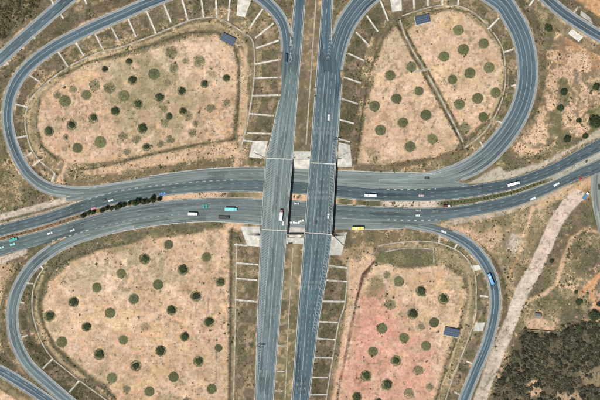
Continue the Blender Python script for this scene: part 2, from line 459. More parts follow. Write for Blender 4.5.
# west scrub and dead wood in the upper left corner
zone([(-30,95),(0,72),(8,80),(2,110),(4,140),(20,175),(45,193),(0,212),(-30,220)], C_OLIVE, 3, 0.3, 1.0, 0.8)
zone([(-30,-30),(48,-30),(42,8),(20,26),(-30,70)], C_DARK, 4, 0.85, 1.0, 1.2, tex=sstep(0.3, 0.55, n_b))
zone([(-30,255),(18,262),(4,290),(2,340),(10,360),(-30,350)], C_SAND, 3, 0.6, 0.4, 1.0)
zone([(-30,368),(10,388),(40,404),(-30,410)], C_SAND, 2, 0.9, 0.1, 0.5)
zone([(-20,384),(0,388),(24,404)], C_RUST, 1, 0.9, 0.4, 0.2, False, 1.2)
# east side: bare soil with grass
zone([(540,8),(600,45),(640,60),(640,128),(598,128),(560,147),(520,156),(512,148),(528,125),(541,95),(541,60),(530,20)], C_SAND, 3, 0.95, 0.45, 0.7, tex=0.15 + 0.85 * sstep(0.38, 0.5, n_b * 0.6 + n_c * 0.4))
zone([(533,10),(552,14),(556,30),(548,50),(541,60),(535,30)], C_OLIVE, 3, 0.8, 1.0, 1.0)
zone([(565,80),(562,100),(555,125),(549,145)], C_OLIVE, 2, 0.75, 0.9, 1.2, False, 4)
zone([(545,60),(543,90),(536,112),(525,135)], C_BROWN, 2, 0.6, 0.8, 1.2, False, 3)
zone([(550,150),(562,132),(574,136),(585,140),(570,150)], C_OLIVE, 2, 0.8, 1.0, 0.8)
zone([(588,110),(606,104),(606,132),(590,132)], C_GREEN, 2, 0.8, 1.0, 0.8)
zone([(585,84),(606,78),(606,92),(590,92)], C_OLIVE, 2, 0.8, 0.9, 0.8)
zone([(555,45),(575,40),(592,52),(600,75)], C_BROWN, 2, 0.5, 0.7, 1.2, False, 4)
zone([(558,-10),(620,-20),(620,30),(600,24),(585,14)], C_ORANGE, 3, 0.8, 0.15, 0.8)
zone([(586,44),(606,48),(606,70),(590,64)], C_ORANGE, 4, 0.5, 0.4, 1.4)
zone([(560,48),(572,52),(566,70),(556,66)], (0.3, 0.19, 0.11), 3, 0.6, 0.6, 1.4)
zone([(572,2),(584,4),(582,12),(574,10)], C_OLIVE, 2, 0.7, 0.9, 1.0)
zone([(566,38),(582,42),(588,52),(570,50)], C_ORANGE, 3, 0.6, 0.3, 0.8)
# gravel beside the main road
zone([(466,184),(500,166),(506,172),(540,163),(575,145),(606,124),(606,134),(575,148),(545,166),(510,178),(480,183)], C_GRAVEL, 1.2, 0.95, 0.05, 0.15)
zone([(-30,226),(0,217),(40,207),(76,197)], C_PALE, 1, 0.85, 0.05, 0.15, False, 3)
zone([(-30,270),(0,261),(25,251)], C_PALE, 1, 0.8, 0.1, 0.2, False, 3)
zone([(-30,246),(0,224),(45,212.5),(88,199)], C_GRAVEL, 1, 0.8, 0.05, 0.1, False, 1.3)
zone([(446,224),(480,217),(510,211),(556,193),(580,184)], C_GRAVEL, 1.2, 0.85, 0.05, 0.15, False, 2.5)
zone([(447,225),(470,226),(484,240),(480,247),(464,236)], C_SAND, 2, 0.8, 0.2, 0.5)
# south east
zone([(470,225),(510,213),(545,200),(555,208),(540,235),(522,268),(505,300),(500,270),(490,250)], C_DRY, 3, 0.5, 0.7, 0.9)
zone([(476,242),(484,234),(496,226),(502,235),(494,252),(484,248)], C_SAND, 2, 0.6, 0.3, 0.8)
zone([(540,206),(556,197),(580,186),(596,178)], C_SAND, 3, 0.9, 0.05, 0.4, False, 4)
zone([(578,186),(590,182),(594,190),(585,202),(570,200)], C_ORANGE, 3, 0.6, 0.05, 0.5)
zone([(533,208),(526,230),(520,252)], C_SAND, 1.5, 0.9, 0.1, 0.3, False, 2)
zone([(520,252),(511,272),(505,295),(504,318)], C_ORANGE, 1, 0.7, 0.1, 0.2, False, 1.2)
zone([(512,234),(522,238),(516,256),(506,250)], C_PALE, 2, 0.7, 0.1, 0.5)
zone([(578,196),(566,207),(556,222),(546,245),(536,268),(522,292),(512,318),(502,342),(490,372),(476,410)], C_PALE, 1.3, 0.97, 0.0, 0.22, False, 6.3)
zone([(578,196),(566,207),(556,222),(548,240),(540,256)], (0.54, 0.42, 0.34), 2, 0.8, 0.0, 0.2, False, 5)
zone([(572,238),(563,262),(557,282),(545,294),(530,300)], C_SAND, 1.2, 0.8, 0.15, 0.2, False, 2)
zone([(572,238),(585,229),(600,233),(615,236)], C_SAND, 1.2, 0.8, 0.15, 0.2, False, 1.5)
zone([(606,270),(594,280),(592,296),(597,306),(610,312)], C_ORANGE, 1.2, 0.85, 0.1, 0.2, False, 2.2)
zone([(582,292),(592,284)], C_ORANGE, 1.5, 0.8, 0.1, 0.3, False, 3)
zone([(600,250),(592,270),(582,284),(578,292)], C_DARK, 1.5, 0.5, 0.9, 0.4, False, 1.5)
zone([(522,318),(556,320),(556,331),(526,328)], C_SAND, 2, 0.8, 0.15, 0.6)
zone([(521,331),(545,334),(558,334),(575,322),(640,316),(640,420),(488,420),(497,385),(510,355)], (0.095, 0.08, 0.055), 2.5, 0.93, 1.0, 0.7)
zone([(528,384),(536,382),(540,394),(530,396)], C_SAND, 2, 0.8, 0.2, 1.2)
zone([(518,366),(532,366),(535,374),(520,376)], C_BROWN, 3, 0.7, 0.5, 1.2)
zone([(580,372),(600,368),(604,384),(588,386)], C_DRY, 3, 0.7, 0.5, 1.2)
zone([(553,396),(580,394),(584,402),(555,404)], C_SAND, 2, 0.6, 0.3, 1.2)
# banks inside the loops
zone([(252,12),(276,30),(282,90),(268,140),(246,140),(250,60)], C_BROWN, 3, 0.6, 0.55, 0.8)
zone([(236,240),(258,240),(256,420),(233,420)], C_BROWN, 3, 0.6, 0.6, 0.8)
zone([(336,255),(348,258),(346,330),(325,420),(308,420),(320,320)], C_OLIVE, 3, 0.55, 0.7, 0.8)
zone([(343,85),(362,70),(352,150),(337,150)], C_OLIVE, 3, 0.45, 0.7, 0.8)
zone([(264,30),(276,33),(277,42),(266,44)], C_SAND, 2, 0.85, 0.05, 0.5)
zone([(254,46),(279,46),(280,74),(255,76)], C_DRY, 3, 0.6, 0.4, 1.2)
zone([(22,338),(30,333),(56,360),(108,400),(80,402),(50,375)], C_DARK, 2, 0.62, 0.9, 0.5)
zone([(22,285),(34,283),(32,332),(22,330)], C_OLIVE, 2, 0.6, 0.9, 0.5)
zone([(90,244),(60,252),(40,270),(34,285),(42,285),(58,264),(90,249)], C_OLIVE, 2, 0.6, 0.9, 0.4)
zone([(22,92),(50,72),(90,50),(118,44),(118,30),(60,52),(30,78)], C_OLIVE, 3, 0.5, 0.8, 0.6)
bank = sstep(1.2, 2.5, near) * (emb > 0.25) * (np.abs(PX - 300) < 330)
for col, m in (((0.1, 0.096, 0.055), 0.8), ((0.17, 0.125, 0.085), 0.7 * sstep(0.42, 0.58, fbm(PX, PY, 13, 7)))): lay(G, col, bank * m)
lay(G, (0.34, 0.25, 0.17), bank * sstep(0.52, 0.66, fbm(PX, PY, 8, 10)) * 0.65)
lay(G, (0.06, 0.062, 0.03), bank * sstep(0.54, 0.66, fbm(PX, PY, 6, 4)) * 0.6)
DIRT = [(578,196),(566,207),(556,222),(546,245),(536,268),(522,292),(512,318),(502,342),(490,372),(476,410)]
zone(DIRT, C_PALE, 1.1, 0.97, 0.0, 0.22, False, 6.3)
zone(DIRT[:5], (0.54, 0.42, 0.34), 2, 0.8, 0.0, 0.2, False, 5)
# the four fields
F_NW = [(37,131),(38,108),(46,93),(61,80),(86,65),(120,58),(150,51),(185,39),(216,35),(233,48),(236.5,70),(236,95),(232,135),(215,139),(190,144),(160,150),(128,157),(95,163),(70,163),(52,152),(41,143)]
F_NEW = [(359,163),(363,132),(371,92),(379,57),(386,40),(396,29),(401,32),(424,76),(460,142),(455,149),(420,158),(385,164)]
F_NEE = [(407,31),(424,17),(449,11),(469,16),(484,29),(498,47),(503,70),(499,95),(489,115),(474,130),(466,136),(440,93),(420,54)]
F_SW = [(44,326),(43,300),(52,280),(72,262),(95,252),(120,246),(150,240),(190,234),(228,228),(228.5,280),(227,410),(122,410),(108,385),(80,366),(58,345)]
F_SE = [(346,345),(352,318),(361,288),(374,266),(388,263),(402,269),(440,266),(462,278),(467,296),(463,318),(454,336),(444,362),(432,405),(330,410),(338,385)]
mott = 0.8 + 0.2 * sstep(0.3, 0.5, n_b * 0.6 + n_c * 0.4)
for P in (F_NW, F_NEW, F_NEE, F_SW, F_SE): zone(P, C_SAND, 2.0, 0.97, 0.04, 0.28, tex=mott)
zone([(78,170),(130,161),(180,150),(236,141),(240,156),(200,160),(140,168),(90,176)], C_SAND, 1.8, 0.75, 0.2, 0.3)
zone([(240,48),(247,60),(247,120),(240,150),(238,140),(240,90)], C_SAND, 1.5, 0.75, 0.15, 0.3)
zone([(233,240),(236,246),(234,400),(229,400)], C_DRY, 1.5, 0.6, 0.3, 0.3)
zone([(160,40),(190,24),(214,21),(236,34),(240,44),(216,30),(186,30)], C_DRY, 1.5, 0.7, 0.3, 0.3)
zone([(470,272),(474,300),(470,330),(452,372),(442,405),(434,405),(446,366),(460,335),(467,300)], C_DRY, 2, 0.6, 0.4, 0.5)
zone([(40,152),(30,140),(28,112),(36,96),(60,75),(62,80),(46,93),(37,110),(38,130),(48,150)], C_DRY, 1.5, 0.6, 0.4, 0.3)
zone([(345,262),(372,255),(376,262),(362,274),(356,300),(350,335),(338,400),(332,400),(344,330),(348,290)], C_SAND, 1.5, 0.85, 0.1, 0.3)
zone([(348,318),(356,300),(357,322),(350,352),(345,360)], C_WHITE, 2, 0.9, 0.02, 0.3)
zone([(334,246),(350,246),(372,246),(376,258),(350,262),(342,266)], C_SAND, 2, 0.6, 0.3, 0.9)
for tp in ([(54,176),(40,163),(29,146),(23.5,124),(25.6,108),(32,95),(49,78.5),(71,63.5),(99,50.5),(119,46),(153,33.5),(187,19.5),(206,16),(228,21.5),(241,29),(253,39),(256,60),(255.4,78),(253.5,96),(249.5,120)],[(403,14.5),(430,5.5),(460,5),(475,11.5),(488,23.5),(499,38),(506,58),(507,80),(504,97),(498,113),(487,131)],[(42,268),(33.5,283),(30.6,300),(32.5,320),(40.5,343),(51,359),(66,372),(84,386)],[(400,241),(430,240.2),(453,246.6),(467.5,257),(476.6,275),(477.6,300),(476,318),(467,346)]):
    zone(tp, (0.07, 0.066, 0.036), 0.6, 0.75, 0.9, 0.2, False, 0.6)
for bp in ([(38,152),(30,138),(28.6,118),(32,104),(40,92),(60,76.5),(88,60),(120,50.5),(156,38.6),(188,26),(212,22.5),(232,31),(245,46),(247.5,70),(246,100),(243,130)],[(418,13.5),(444,7.6),(466,10.5),(484,24),(499,46),(503.6,70),(500.6,95),(490,118)],[(44,272),(37,290),(36,312),(46,342),(62,362),(84,378)],[(398,246),(430,245.6),(456,255),(468,270),(471,295),(466,322),(452,356),(440,390)]):
    zone(bp, (0.42, 0.33, 0.2), 0.9, 0.75, 0.15, 0.3, False, 1.3)
# tints inside the fields
def tinge(P, col, op, soft=9): zone(P, col, soft, op, None, 1.6)
tinge([(45,100),(90,110),(110,150),(70,160),(45,140)], C_PINK, 0.22)
tinge([(190,100),(235,100),(230,138),(190,140)], C_ORANGE, 0.22)
tinge([(150,50),(220,40),(230,90),(180,80)], C_WHITE, 0.35)
tinge([(110,60),(170,50),(200,80),(230,100),(150,130),(110,110)], C_DRY, 0.38, 14)
tinge([(362,296),(385,290),(408,310),(400,350),(382,380),(360,376),(352,350)], C_PINK, 0.85)
tinge([(355,320),(430,325),(440,360),(425,405),(335,408),(342,370)], C_PINK, 0.5, 12)
tinge([(400,268),(440,268),(445,290),(400,290)], C_ORANGE, 0.3)
tinge([(115,330),(185,320),(190,400),(115,400)], C_ORANGE, 0.3)
tinge([(80,258),(130,250),(130,300),(80,300)], C_WHITE, 0.35)
tinge([(190,330),(225,330),(225,400),(190,400)], C_PINK, 0.2)
tinge([(385,40),(398,32),(420,80),(400,60)], C_WHITE, 0.45)
tinge([(425,20),(470,20),(480,40),(430,50)], C_DRY, 0.25)
tinge([(365,100),(440,110),(450,140),(370,155)], C_PINK, 0.18)
# weeds inside fields
zone([(373,262),(378,252),(400,248),(436,248),(438,262),(420,268),(395,267)], C_OLIVE, 2, 0.85, 0.9, 0.4)
zone([(378,246),(436,244),(462,256),(474,270),(474,285),(462,270),(440,262),(438,249),(400,248)], C_DRY, 2, 0.7, 0.6, 0.5)
zone([(372,278),(379,274),(386,286),(392,298),(386,300),(368,296)], C_OLIVE, 3, 0.8, 0.8, 0.8)
for cx, cy, r, op in ((56,262,9,.7),(66,280,7,.6),(40,293,6,.6),(58,300,6,.5),(144,326,5,.7),(186,286,6,.6),(175,300,4,.6),(200,392,5,.6),(206,380,3,.6),(199,375,3,.5),(102,370,7,.5),(94,350,6,.25),(130,248,10,.5),(145,243,8,.4),(98,338,5,.35),(374,156,8,.75),(466,128,6,.6),(352,246,5,.5),(358,256,5,.6),(366,250,4,.5),(452,284,7,.4),(458,300,6,.4),(440,316,6,.4),(110,252,7,.6),(232,100,4,.35),(226,64,4,.35),(180,50,7,.35),(386,58,4,.5),(384,116,3.5,.5),(396,70,3,.2),(447,48,4,.25),(470,60,5,.25),(203,327,2.5,.5),(220,335,2,.5),(210,298,3,.3),(150,355,4,.2)):
    t = np.linspace(0, 2 * math.pi, 10)[:-1]
    zone([(cx + r * math.cos(q), cy + r * math.sin(q)) for q in t], C_OLIVE, 2.5, op, op, 0.9, tex=0.4 + 0.6 * sstep(0.35, 0.55, n_c))
# ditch banks
for k, (c, w, op) in {'nw_top': (C_OLIVE, 1.3, .85), 'nw_low': (C_OLIVE, 1.6, .8), 'ne_w': (C_OLIVE, 1.3, .85), 'ne_low': (C_RUST, 1.3, .8), 'ne_e': (C_BROWN, 1.2, .6), 'sw': (C_OLIVE, 2.2, .8), 'sw_e': (C_DARK, 1.7, .75), 'se_w': (C_RUST, 1.1, .9), 'se_e': (C_OLIVE, 1.5, .7)}.items():
    zone(DITCH[k], c, 0.8, op * 0.75, 0.9, 0.25, False, w * 0.95, tex=0.55 + 0.45 * sstep(0.35, 0.5, n_c))
for k in DITCH: zone(DITCH[k], C_RUST if k in ('se_w', 'ne_low') else (0.075, 0.06, 0.036), 0.55, 0.92, 1.0, 0.22, False, 0.8, tex=0.4 + 0.6 * sstep(0.34, 0.46, n_b))
zone(DITCH['se_w'], (0.1, 0.045, 0.032), 0.6, 0.92, 0.8, 0.2, False, 1.25, tex=0.5 + 0.5 * sstep(0.34, 0.46, n_c))
CUT = np.array([(399,20),(405,36),(414,53),(424,69),(434,87),(450,116),(464,142)], float)
zone([tuple(q) for q in CUT], (0.2, 0.17, 0.1), 0.9, 0.85, 0.8, 0.25, False, 3.2)
for sd in (-1, 1): zone([(x + sd * 2.5, y - sd * 1.4) for x, y in CUT], (0.065, 0.052, 0.03), 0.6, 0.95, 1.0, 0.25, False, 1.15, tex=0.4 + 0.6 * sstep(0.34, 0.46, n_b))
zone([(470,147),(440,159),(400,166),(358,168)], C_BROWN, 1.5, 0.7, 0.8, 0.4, False, 2.5)
zone([(235,163),(190,167),(140,174),(95,182),(70,184)], C_BROWN, 1.5, 0.75, 0.8, 0.4, False, 3)
zone([(130,237),(170,229),(226,223)], C_OLIVE, 1.5, 0.75, 0.8, 0.3, False, 3)
zone([(60,176),(58,182),(63,172),(66,164)], C_SAND, 1.2, 0.8, 0.1, 0.1, False, 1.5)
zone([(236,165),(240,150)], C_SAND, 1.5, 0.7, 0.1, 0.3, False, 3)
zone([(228,226),(234,222),(240,226)], C_SAND, 2, 0.8, 0.1, 0.3, False, 4)
# north-south central strip
zone([(301,-40),(321,-40),(317,100),(308,157),(294,157)], C_BROWN, 1, 0.5, 0.6, 0.4)
zone([(302,100),(315,80),(312,156),(297,156)], C_OLIVE, 1, 0.5, 0.7, 0.4)
zone([(286,238),(303,238),(291,420),(273,420)], C_OLIVE, 1, 0.45, 0.7, 0.4)
zone([(290,244),(298,244),(294,300),(286,300)], C_DRY, 2, 0.7, 0.4, 0.4)

# ------------------------------------------------------------------ field plants: (x, y, basin radius, kind)
TREES = {
 'upper-left': [(49,131,5,'d'),(71.5,125,5,'d'),(93.5,118,5,'d'),(115.5,111,4.6,'d'),(65,101,6.3,'o'),(86.5,95,5,'o'),(100.5,142,6,'o'),(77.5,148,5,'o'),(65.6,136.5,3.2,'f'),(57,95,4,'f'),(73,89,4,'f'),(95,85,5.5,'f'),(109.5,87.5,6,'f'),(105,69,3.2,'d'),(129,61.5,3.6,'d'),(132.7,80,4.6,'d'),(226.5,78,3.8,'d'),(154,74,6,'o'),(173.5,68,5,'f'),(199,61,6,'f'),(186,61,4,'f'),(171,52.5,6,'f'),(159.6,97.5,5,'d'),(182,91,4.6,'d'),(204.5,84,4,'d'),(138,104,5,'d'),(142.6,128.6,5,'d'),(169,116.5,3.8,'d'),(183,111,4,'d'),(165,122.5,5,'f'),(164,109.5,4.5,'f'),(188,116,5,'f'),(210.6,108,4.7,'f'),(226.6,102,3.2,'f'),(146.5,147,4.2,'d'),(170,139.5,5,'f'),(161,143.5,3.5,'f'),(192.5,133,4.2,'f'),(196,123.5,3.2,'f'),(136.5,139,4.5,'f'),(123,135.5,5,'f'),(127,152,3.5,'f'),(124,96,6,'o'),(167,82.5,4,'f')],
 'upper-right': [(458.5,30,5.5,'o'),(444,56.5,5.5,'o'),(463.3,49.5,5.5,'o'),(411.5,67,5.2,'o'),(390,75.5,5.5,'o'),(470,73,5.5,'o'),(452.5,79.5,5.2,'o'),(483.7,43.5,5.5,'o'),(489,67.5,5.5,'o'),(374.5,106,5.5,'o'),(396.5,98.5,5.5,'o'),(419,91,4.8,'o'),(426,115,5.5,'o'),(403,122.5,5.5,'o'),(380.5,130,5.6,'o'),(432.5,139,5.6,'o'),(410,146.5,5.6,'o'),(459.5,104,5.5,'o'),(477.5,98.5,5.5,'o'),(495.7,92.7,5.5,'o'),(483.3,117,5.2,'o'),(465,127.5,5,'f')],
 'lower-left': [(97,287.5,5.2,'o'),(73.6,302,5,'d'),(110,313,5.2,'o'),(49.6,316,5.5,'d'),(121.3,273.5,5,'o'),(144.6,259,5.5,'d'),(168.7,244.5,5,'o'),(206.4,257,5,'o'),(183,270,5.5,'d'),(158,284.6,5.2,'o'),(220.4,282,4.8,'d'),(134,299,5.3,'o'),(196,296.5,5.3,'d'),(171.5,310.3,5,'d'),(209,322,5,'d'),(61.8,342,5.5,'o'),(86.5,327,4.6,'d'),(99.2,354.5,5.5,'d'),(112,378,5.4,'o'),(123.2,340,4.8,'o'),(184.6,337,4.6,'d'),(160.6,351,5.3,'d'),(136,366,5.3,'d'),(198.4,361.5,5.3,'d'),(173.7,377,5,'o'),(149.5,391.5,5.3,'o'),(211.6,389,5.2,'o'),(218.5,348,4,'o'),(127,389,4,'f'),(187,401,4,'f')],
 'lower-right': [(399,281.5,5.2,'o'),(421,291,5.2,'d'),(443.5,299,5.5,'d'),(412.6,314,5.3,'d'),(390,304.5,5.5,'f'),(387,275,4,'f'),(434,322.5,5,'o'),(421,327,4,'f'),(382,328.5,5.2,'o'),(404,337.8,5.2,'o'),(426,346,5.2,'o'),(373,351.5,5.3,'o'),(396,361,5.2,'d'),(418,370.5,5.3,'f'),(366,375.7,5.4,'d'),(387,384.5,5.5,'d'),(409,393.5,5.5,'f'),(430,387,4,'f'),(357,397,5,'d'),(378,402,4,'d')],
}
fmask = np.zeros(X.shape)
for P in (F_NW, F_NEW, F_NEE, F_SW, F_SE): fmask = np.maximum(fmask, poly_inside(PX, PY, P))
qx = PX + 26 * (fbm(PX, PY, 34, 2) - 0.5); qy = PY + 26 * (fbm(PX, PY, 34, 8) - 0.5)
rid = 1 - np.abs(fbm(qx, qy, 17, 3, 4) - 0.5) * 9; rid2 = 1 - np.abs(fbm(qx, qy, 11, 9, 4) - 0.5) * 9
lay(G, (0.36, 0.32, 0.18), fmask * sstep(0.5, 0.62, fbm(PX, PY, 40, 10)) * 0.25)
lay(G, (0.5, 0.3, 0.17), fmask * sstep(0.5, 0.64, fbm(PX, PY, 36, 5)) * 0.28)
lay(G, C_WHITE, np.clip(rid, 0, 1) ** 2 * fmask * 0.45)
lay(G, (0.3, 0.235, 0.14), np.clip(1 - np.abs(fbm(qx * 1.0, qy * 0.45, 5, 6, 3) - 0.5) * 12, 0, 1) * fmask * 0.22)
lay(G, (0.27, 0.215, 0.125), np.clip(rid2, 0, 1) ** 1.5 * fmask * 0.4 * sstep(0.4, 0.6, fbm(PX, PY, 20, 7)))
lay(G, (0.22, 0.205, 0.11), fmask * sstep(0.56, 0.66, fbm(PX, PY, 10, 1)) * 0.45 * sstep(0.4, 0.6, fbm(PX, PY, 45, 6)))
zone([(100,62),(165,52),(190,80),(196,130),(150,150),(108,120)], (0.22, 0.21, 0.115), 10, 0.62, 0.15, 1.8, tex=sstep(0.36, 0.58, n_b))
zone([(356,312),(385,298),(412,318),(428,330),(440,356),(426,405),(335,408),(342,372),(352,345)], (0.5, 0.25, 0.185), 10, 0.6, None, 1.6, tex=0.2 + 0.8 * sstep(0.36, 0.58, fbm(PX, PY, 24, 4)))
zone([(362,300),(384,296),(398,322),(388,350),(366,360),(356,340)], (0.5, 0.24, 0.18), 9, 0.32, None, 1.6)
spk = fbm(PX, PY, 2.6, 12, 3); spk_w = sstep(0.45, 0.7, fbm(PX, PY, 26, 13))
lay(G, (0.2, 0.17, 0.1), sstep(0.6, 0.72, spk + 0.1 * spk_w - 0.03) * 0.6 * (near > 2))
veg = np.maximum(veg, sstep(0.62, 0.74, spk + 0.1 * spk_w - 0.03) * 0.35)
for trk in ([(66,172),(75,162),(110,152),(160,142),(200,128),(236,112)],[(217.2,334),(216.6,350),(216,380)],[(209,296),(208.4,312)],[(370,264),(384,280),(392,300)],[(60,340),(90,352),(120,372),(150,398)],[(140,300),(170,330),(190,372)],[(372,160),(400,112),(410,84)],[(440,30),(470,58),(478,86)]):
    zone(trk, C_WHITE, 1.6, 0.22, None, 0.5, False, 1.6)
zone([(217.4,334),(216.6,350),(216,380)], C_BROWN, 0.7, 0.7, 0.6, 0.25, False, 0.5)
zone([(208.6,296),(208.2,312)], C_BROWN, 0.7, 0.6, 0.5, 0.25, False, 0.5)
for lst in TREES.values():
    for cx, cy, r, k in lst:
        t = np.linspace(0, 2 * math.pi, 17)[:-1]
        zone([(cx + r * 1.02 * math.cos(q), cy + r * 1.02 * math.sin(q)) for q in t], {'d': (0.15, 0.145, 0.08), 'o': (0.15, 0.145, 0.08), 'f': (0.19, 0.17, 0.1)}[k], 0.9, {'d': 0.9, 'o': 0.92, 'f': 0.9}[k], {'d': 0.7, 'o': 0.9, 'f': 0.8}[k], 0.16, tex=(0.55 + 0.45 * sstep(0.3, 0.5, n_c)) if k != 'f' else (0.25 + 0.75 * sstep(0.36, 0.55, n_c)))
        zone([(cx + r * 1.25 * math.cos(q), cy + r * 1.25 * math.sin(q)) for q in t], C_WHITE, 1.2, 0.12, None, 0.3)
G *= (0.8 + 0.4 * fbm(PX, PY, 30, 4))[..., None]
G *= (0.8 + 0.4 * fbm(PX, PY, 5.5, 14, 3))[..., None]
G *= (0.9 + 0.2 * n_c)[..., None]
veg = np.where(near < 0.6, 0, veg)

nx, ny = X.shape
idx = np.arange(nx * ny).reshape(nx, ny)
F = np.stack([idx[:-1, :-1], idx[1:, :-1], idx[1:, 1:], idx[:-1, 1:]], -1).reshape(-1, 4)
ground = obj('ground', mesh_np('ground', np.stack([X, Y, Z], -1).reshape(-1, 3), F, G.reshape(-1, 3), smooth=True), M['soil'])
tag(ground, 'sandy soil and dry grass between the roads', 'ground', kind='structure')

# ------------------------------------------------------------------ roads
T_BLUE = (0.07, 0.095, 0.117); T_NS = (0.085, 0.108, 0.12); T_NSL = (0.125, 0.148, 0.152); T_EW = (0.062, 0.08, 0.09); T_EB = (0.098, 0.112, 0.115)
T_X = (0.135, 0.147, 0.145); T_X2 = (0.155, 0.167, 0.163); T_WORN = (0.17, 0.18, 0.175); T_SW = (0.1, 0.12, 0.13)
def strip_mesh(name, L, R, z, tint, skirt=0.8):
    """carriageway from its two edge lines (world xy), with side skirts"""
    L = np.asarray(L); R = np.asarray(R); z = np.broadcast_to(np.asarray(z, float), (len(L),)); n = len(L)
    tint = np.broadcast_to(np.asarray(tint, float), (n, 3))
    if name not in ('median', 'shoulder'): tint = tint * (0.95, 1.06, 1.05)
    w = np.hypot(*(L - R).T); C = (L + R) / 2
    s = np.concatenate([[0], np.cumsum(np.hypot(*np.diff(C, axis=0).T))])
    K = 5
    V = []; T = []; U = []
    for q in range(K):
        f = q / (K - 1); p = L * (1 - f) + R * f
        V.append(np.column_stack([p, z])); T.append(tint); U.append(np.column_stack([s, w * (0.5 - f)]))
    for p, k in ((L, 0), (R, K - 1)):
        V.append(np.column_stack([p, z - skirt])); T.append(tint); U.append(U[k])
    V = np.concatenate(V); T = np.concatenate(T); U = np.concatenate(U)
    i = np.arange(n - 1); F = []
    def cells(a, b): return np.stack([a * n + i, b * n + i, b * n + i + 1, a * n + i + 1], -1)
    for q in range(K - 1): F.append(cells(q, q + 1))
    F.append(cells(K, 0)); F.append(cells(K - 1, K + 1))
    return mesh_np(name, V, np.concatenate(F), T, U)

def line_mesh(name, segs):
    """paint: list of (P world xy, z, width, dash or None)"""
    V = []; F = []; o = 0
    for P, z, w, dash in segs:
        P = np.asarray(P, float); z = np.broadcast_to(np.asarray(z, float), (len(P),))
        s = np.concatenate([[0], np.cumsum(np.hypot(*np.diff(P, axis=0).T))])
        if dash is None: cuts = [(0, s[-1])]
        else:
            on, off = dash; cuts = [(a, min(a + on, s[-1])) for a in np.arange(off * 0.5, s[-1], on + off)]
        for a, b in cuts:
            t = s[(s > a) & (s < b)]; t = np.concatenate([[a], t, [b]])
            q = np.column_stack([np.interp(t, s, P[:, 0]), np.interp(t, s, P[:, 1])]); zz = np.interp(t, s, z) + 0.02
            d = np.gradient(q, axis=0); d /= np.maximum(np.hypot(*d.T), 1e-6)[:, None]
            nn = np.column_stack([-d[:, 1], d[:, 0]]) * w / 2
            m = len(q)
            V.append(np.column_stack([q + nn, zz])); V.append(np.column_stack([q - nn, zz]))
            i = np.arange(m - 1)
            F.append(np.stack([o + m + i, o + m + i + 1, o + i + 1, o + i], -1)); o += 2 * m
    return mesh_np(name, np.concatenate(V), np.concatenate(F))

def profile_mesh(name, P, z, prof):
    """sweep a cross-section [(offset, height), ...] along P; closed when first == last"""
    P = np.asarray(P, float); n = len(P)
    d = np.gradient(P, axis=0); d /= np.maximum(np.hypot(*d.T), 1e-6)[:, None]
    nn = np.column_stack([-d[:, 1], d[:, 0]])
    z = np.broadcast_to(np.asarray(z, float), (n,))
    V = np.concatenate([np.column_stack([P + nn * o, z + h]) for o, h in prof]); m = len(prof)
    i = np.arange(n - 1)
    F = [np.stack([a * n + i, a * n + i + 1, (a + 1) * n + i + 1, (a + 1) * n + i], -1) for a in range(m - 1)]
    return mesh_np(name, V, np.concatenate(F))
KERB = [(0.16, -0.5), (0.16, 0.32), (0.1, 0.4), (-0.1, 0.4), (-0.16, 0.32), (-0.16, -0.5)]

def world_path(P): return np.column_stack([wx(P[:, 0]), wy(P[:, 1])])
def normals(P):
    d = np.gradient(P, axis=0); d /= np.maximum(np.hypot(*d.T), 1e-6)[:, None]
    return np.column_stack([-d[:, 1], d[:, 0]])

def ramp_road(key, name, label, tints, left, right, lines, drop=0.04, shoulder=1.6, edge=True, lrange=None):
    """tints: [(control index, colour)], left/right: control-index range that has a shoulder and kerb on that side"""
    P, t = LOOPP[key]
    C = world_path(P); n = normals(C); z = smooth_arr(P[:, 3], 4) - drop
    hw = smooth_arr(P[:, 2], 3) * S / 2; ha = (hw - shoulder * S)[:, None]
    tint = np.column_stack([np.interp(t, [q[0] for q in tints], [q[1][k] for q in tints]) for k in range(3)])
    me = strip_mesh(name, C + n * ha, C - n * ha, z, tint)
    road = obj(name, me, M['asphalt']); tag(road, label, 'road', kind='structure')
    segs = []
    for sgn, rg in ((1, left), (-1, right)):
        if rg is None: continue
        k = (t >= rg[0]) & (t <= rg[1])
        a = C[k] + n[k] * (sgn * ha[k]); b = C[k] + n[k] * (sgn * hw[k][:, None])
        sh = strip_mesh('shoulder', a if sgn < 0 else b, b if sgn < 0 else a, z[k] - 0.006, (1, 1, 1))
        obj('shoulder', sh, M['shoulder'], road)
        obj('kerb', profile_mesh('kerb', C[k] + n[k] * (sgn * (hw[k] + 0.1)[:, None]), z[k], KERB), M['kerb'], road)
        if edge: segs.append((C[k] + n[k] * (sgn * (ha[k] - 0.25)), z[k], 0.3, None))
    if segs: obj('edge_line', line_mesh('edge_line', segs), M['line'], road)
    segs = []
    for off, dash, a, b in lines:
        k = (t >= a) & (t <= b)
        segs.append((C[k] + n[k] * (off * S), z[k], 0.26, dash))
    if segs: obj('lane_line', line_mesh('lane_line', segs), M['line'], road)
    return road

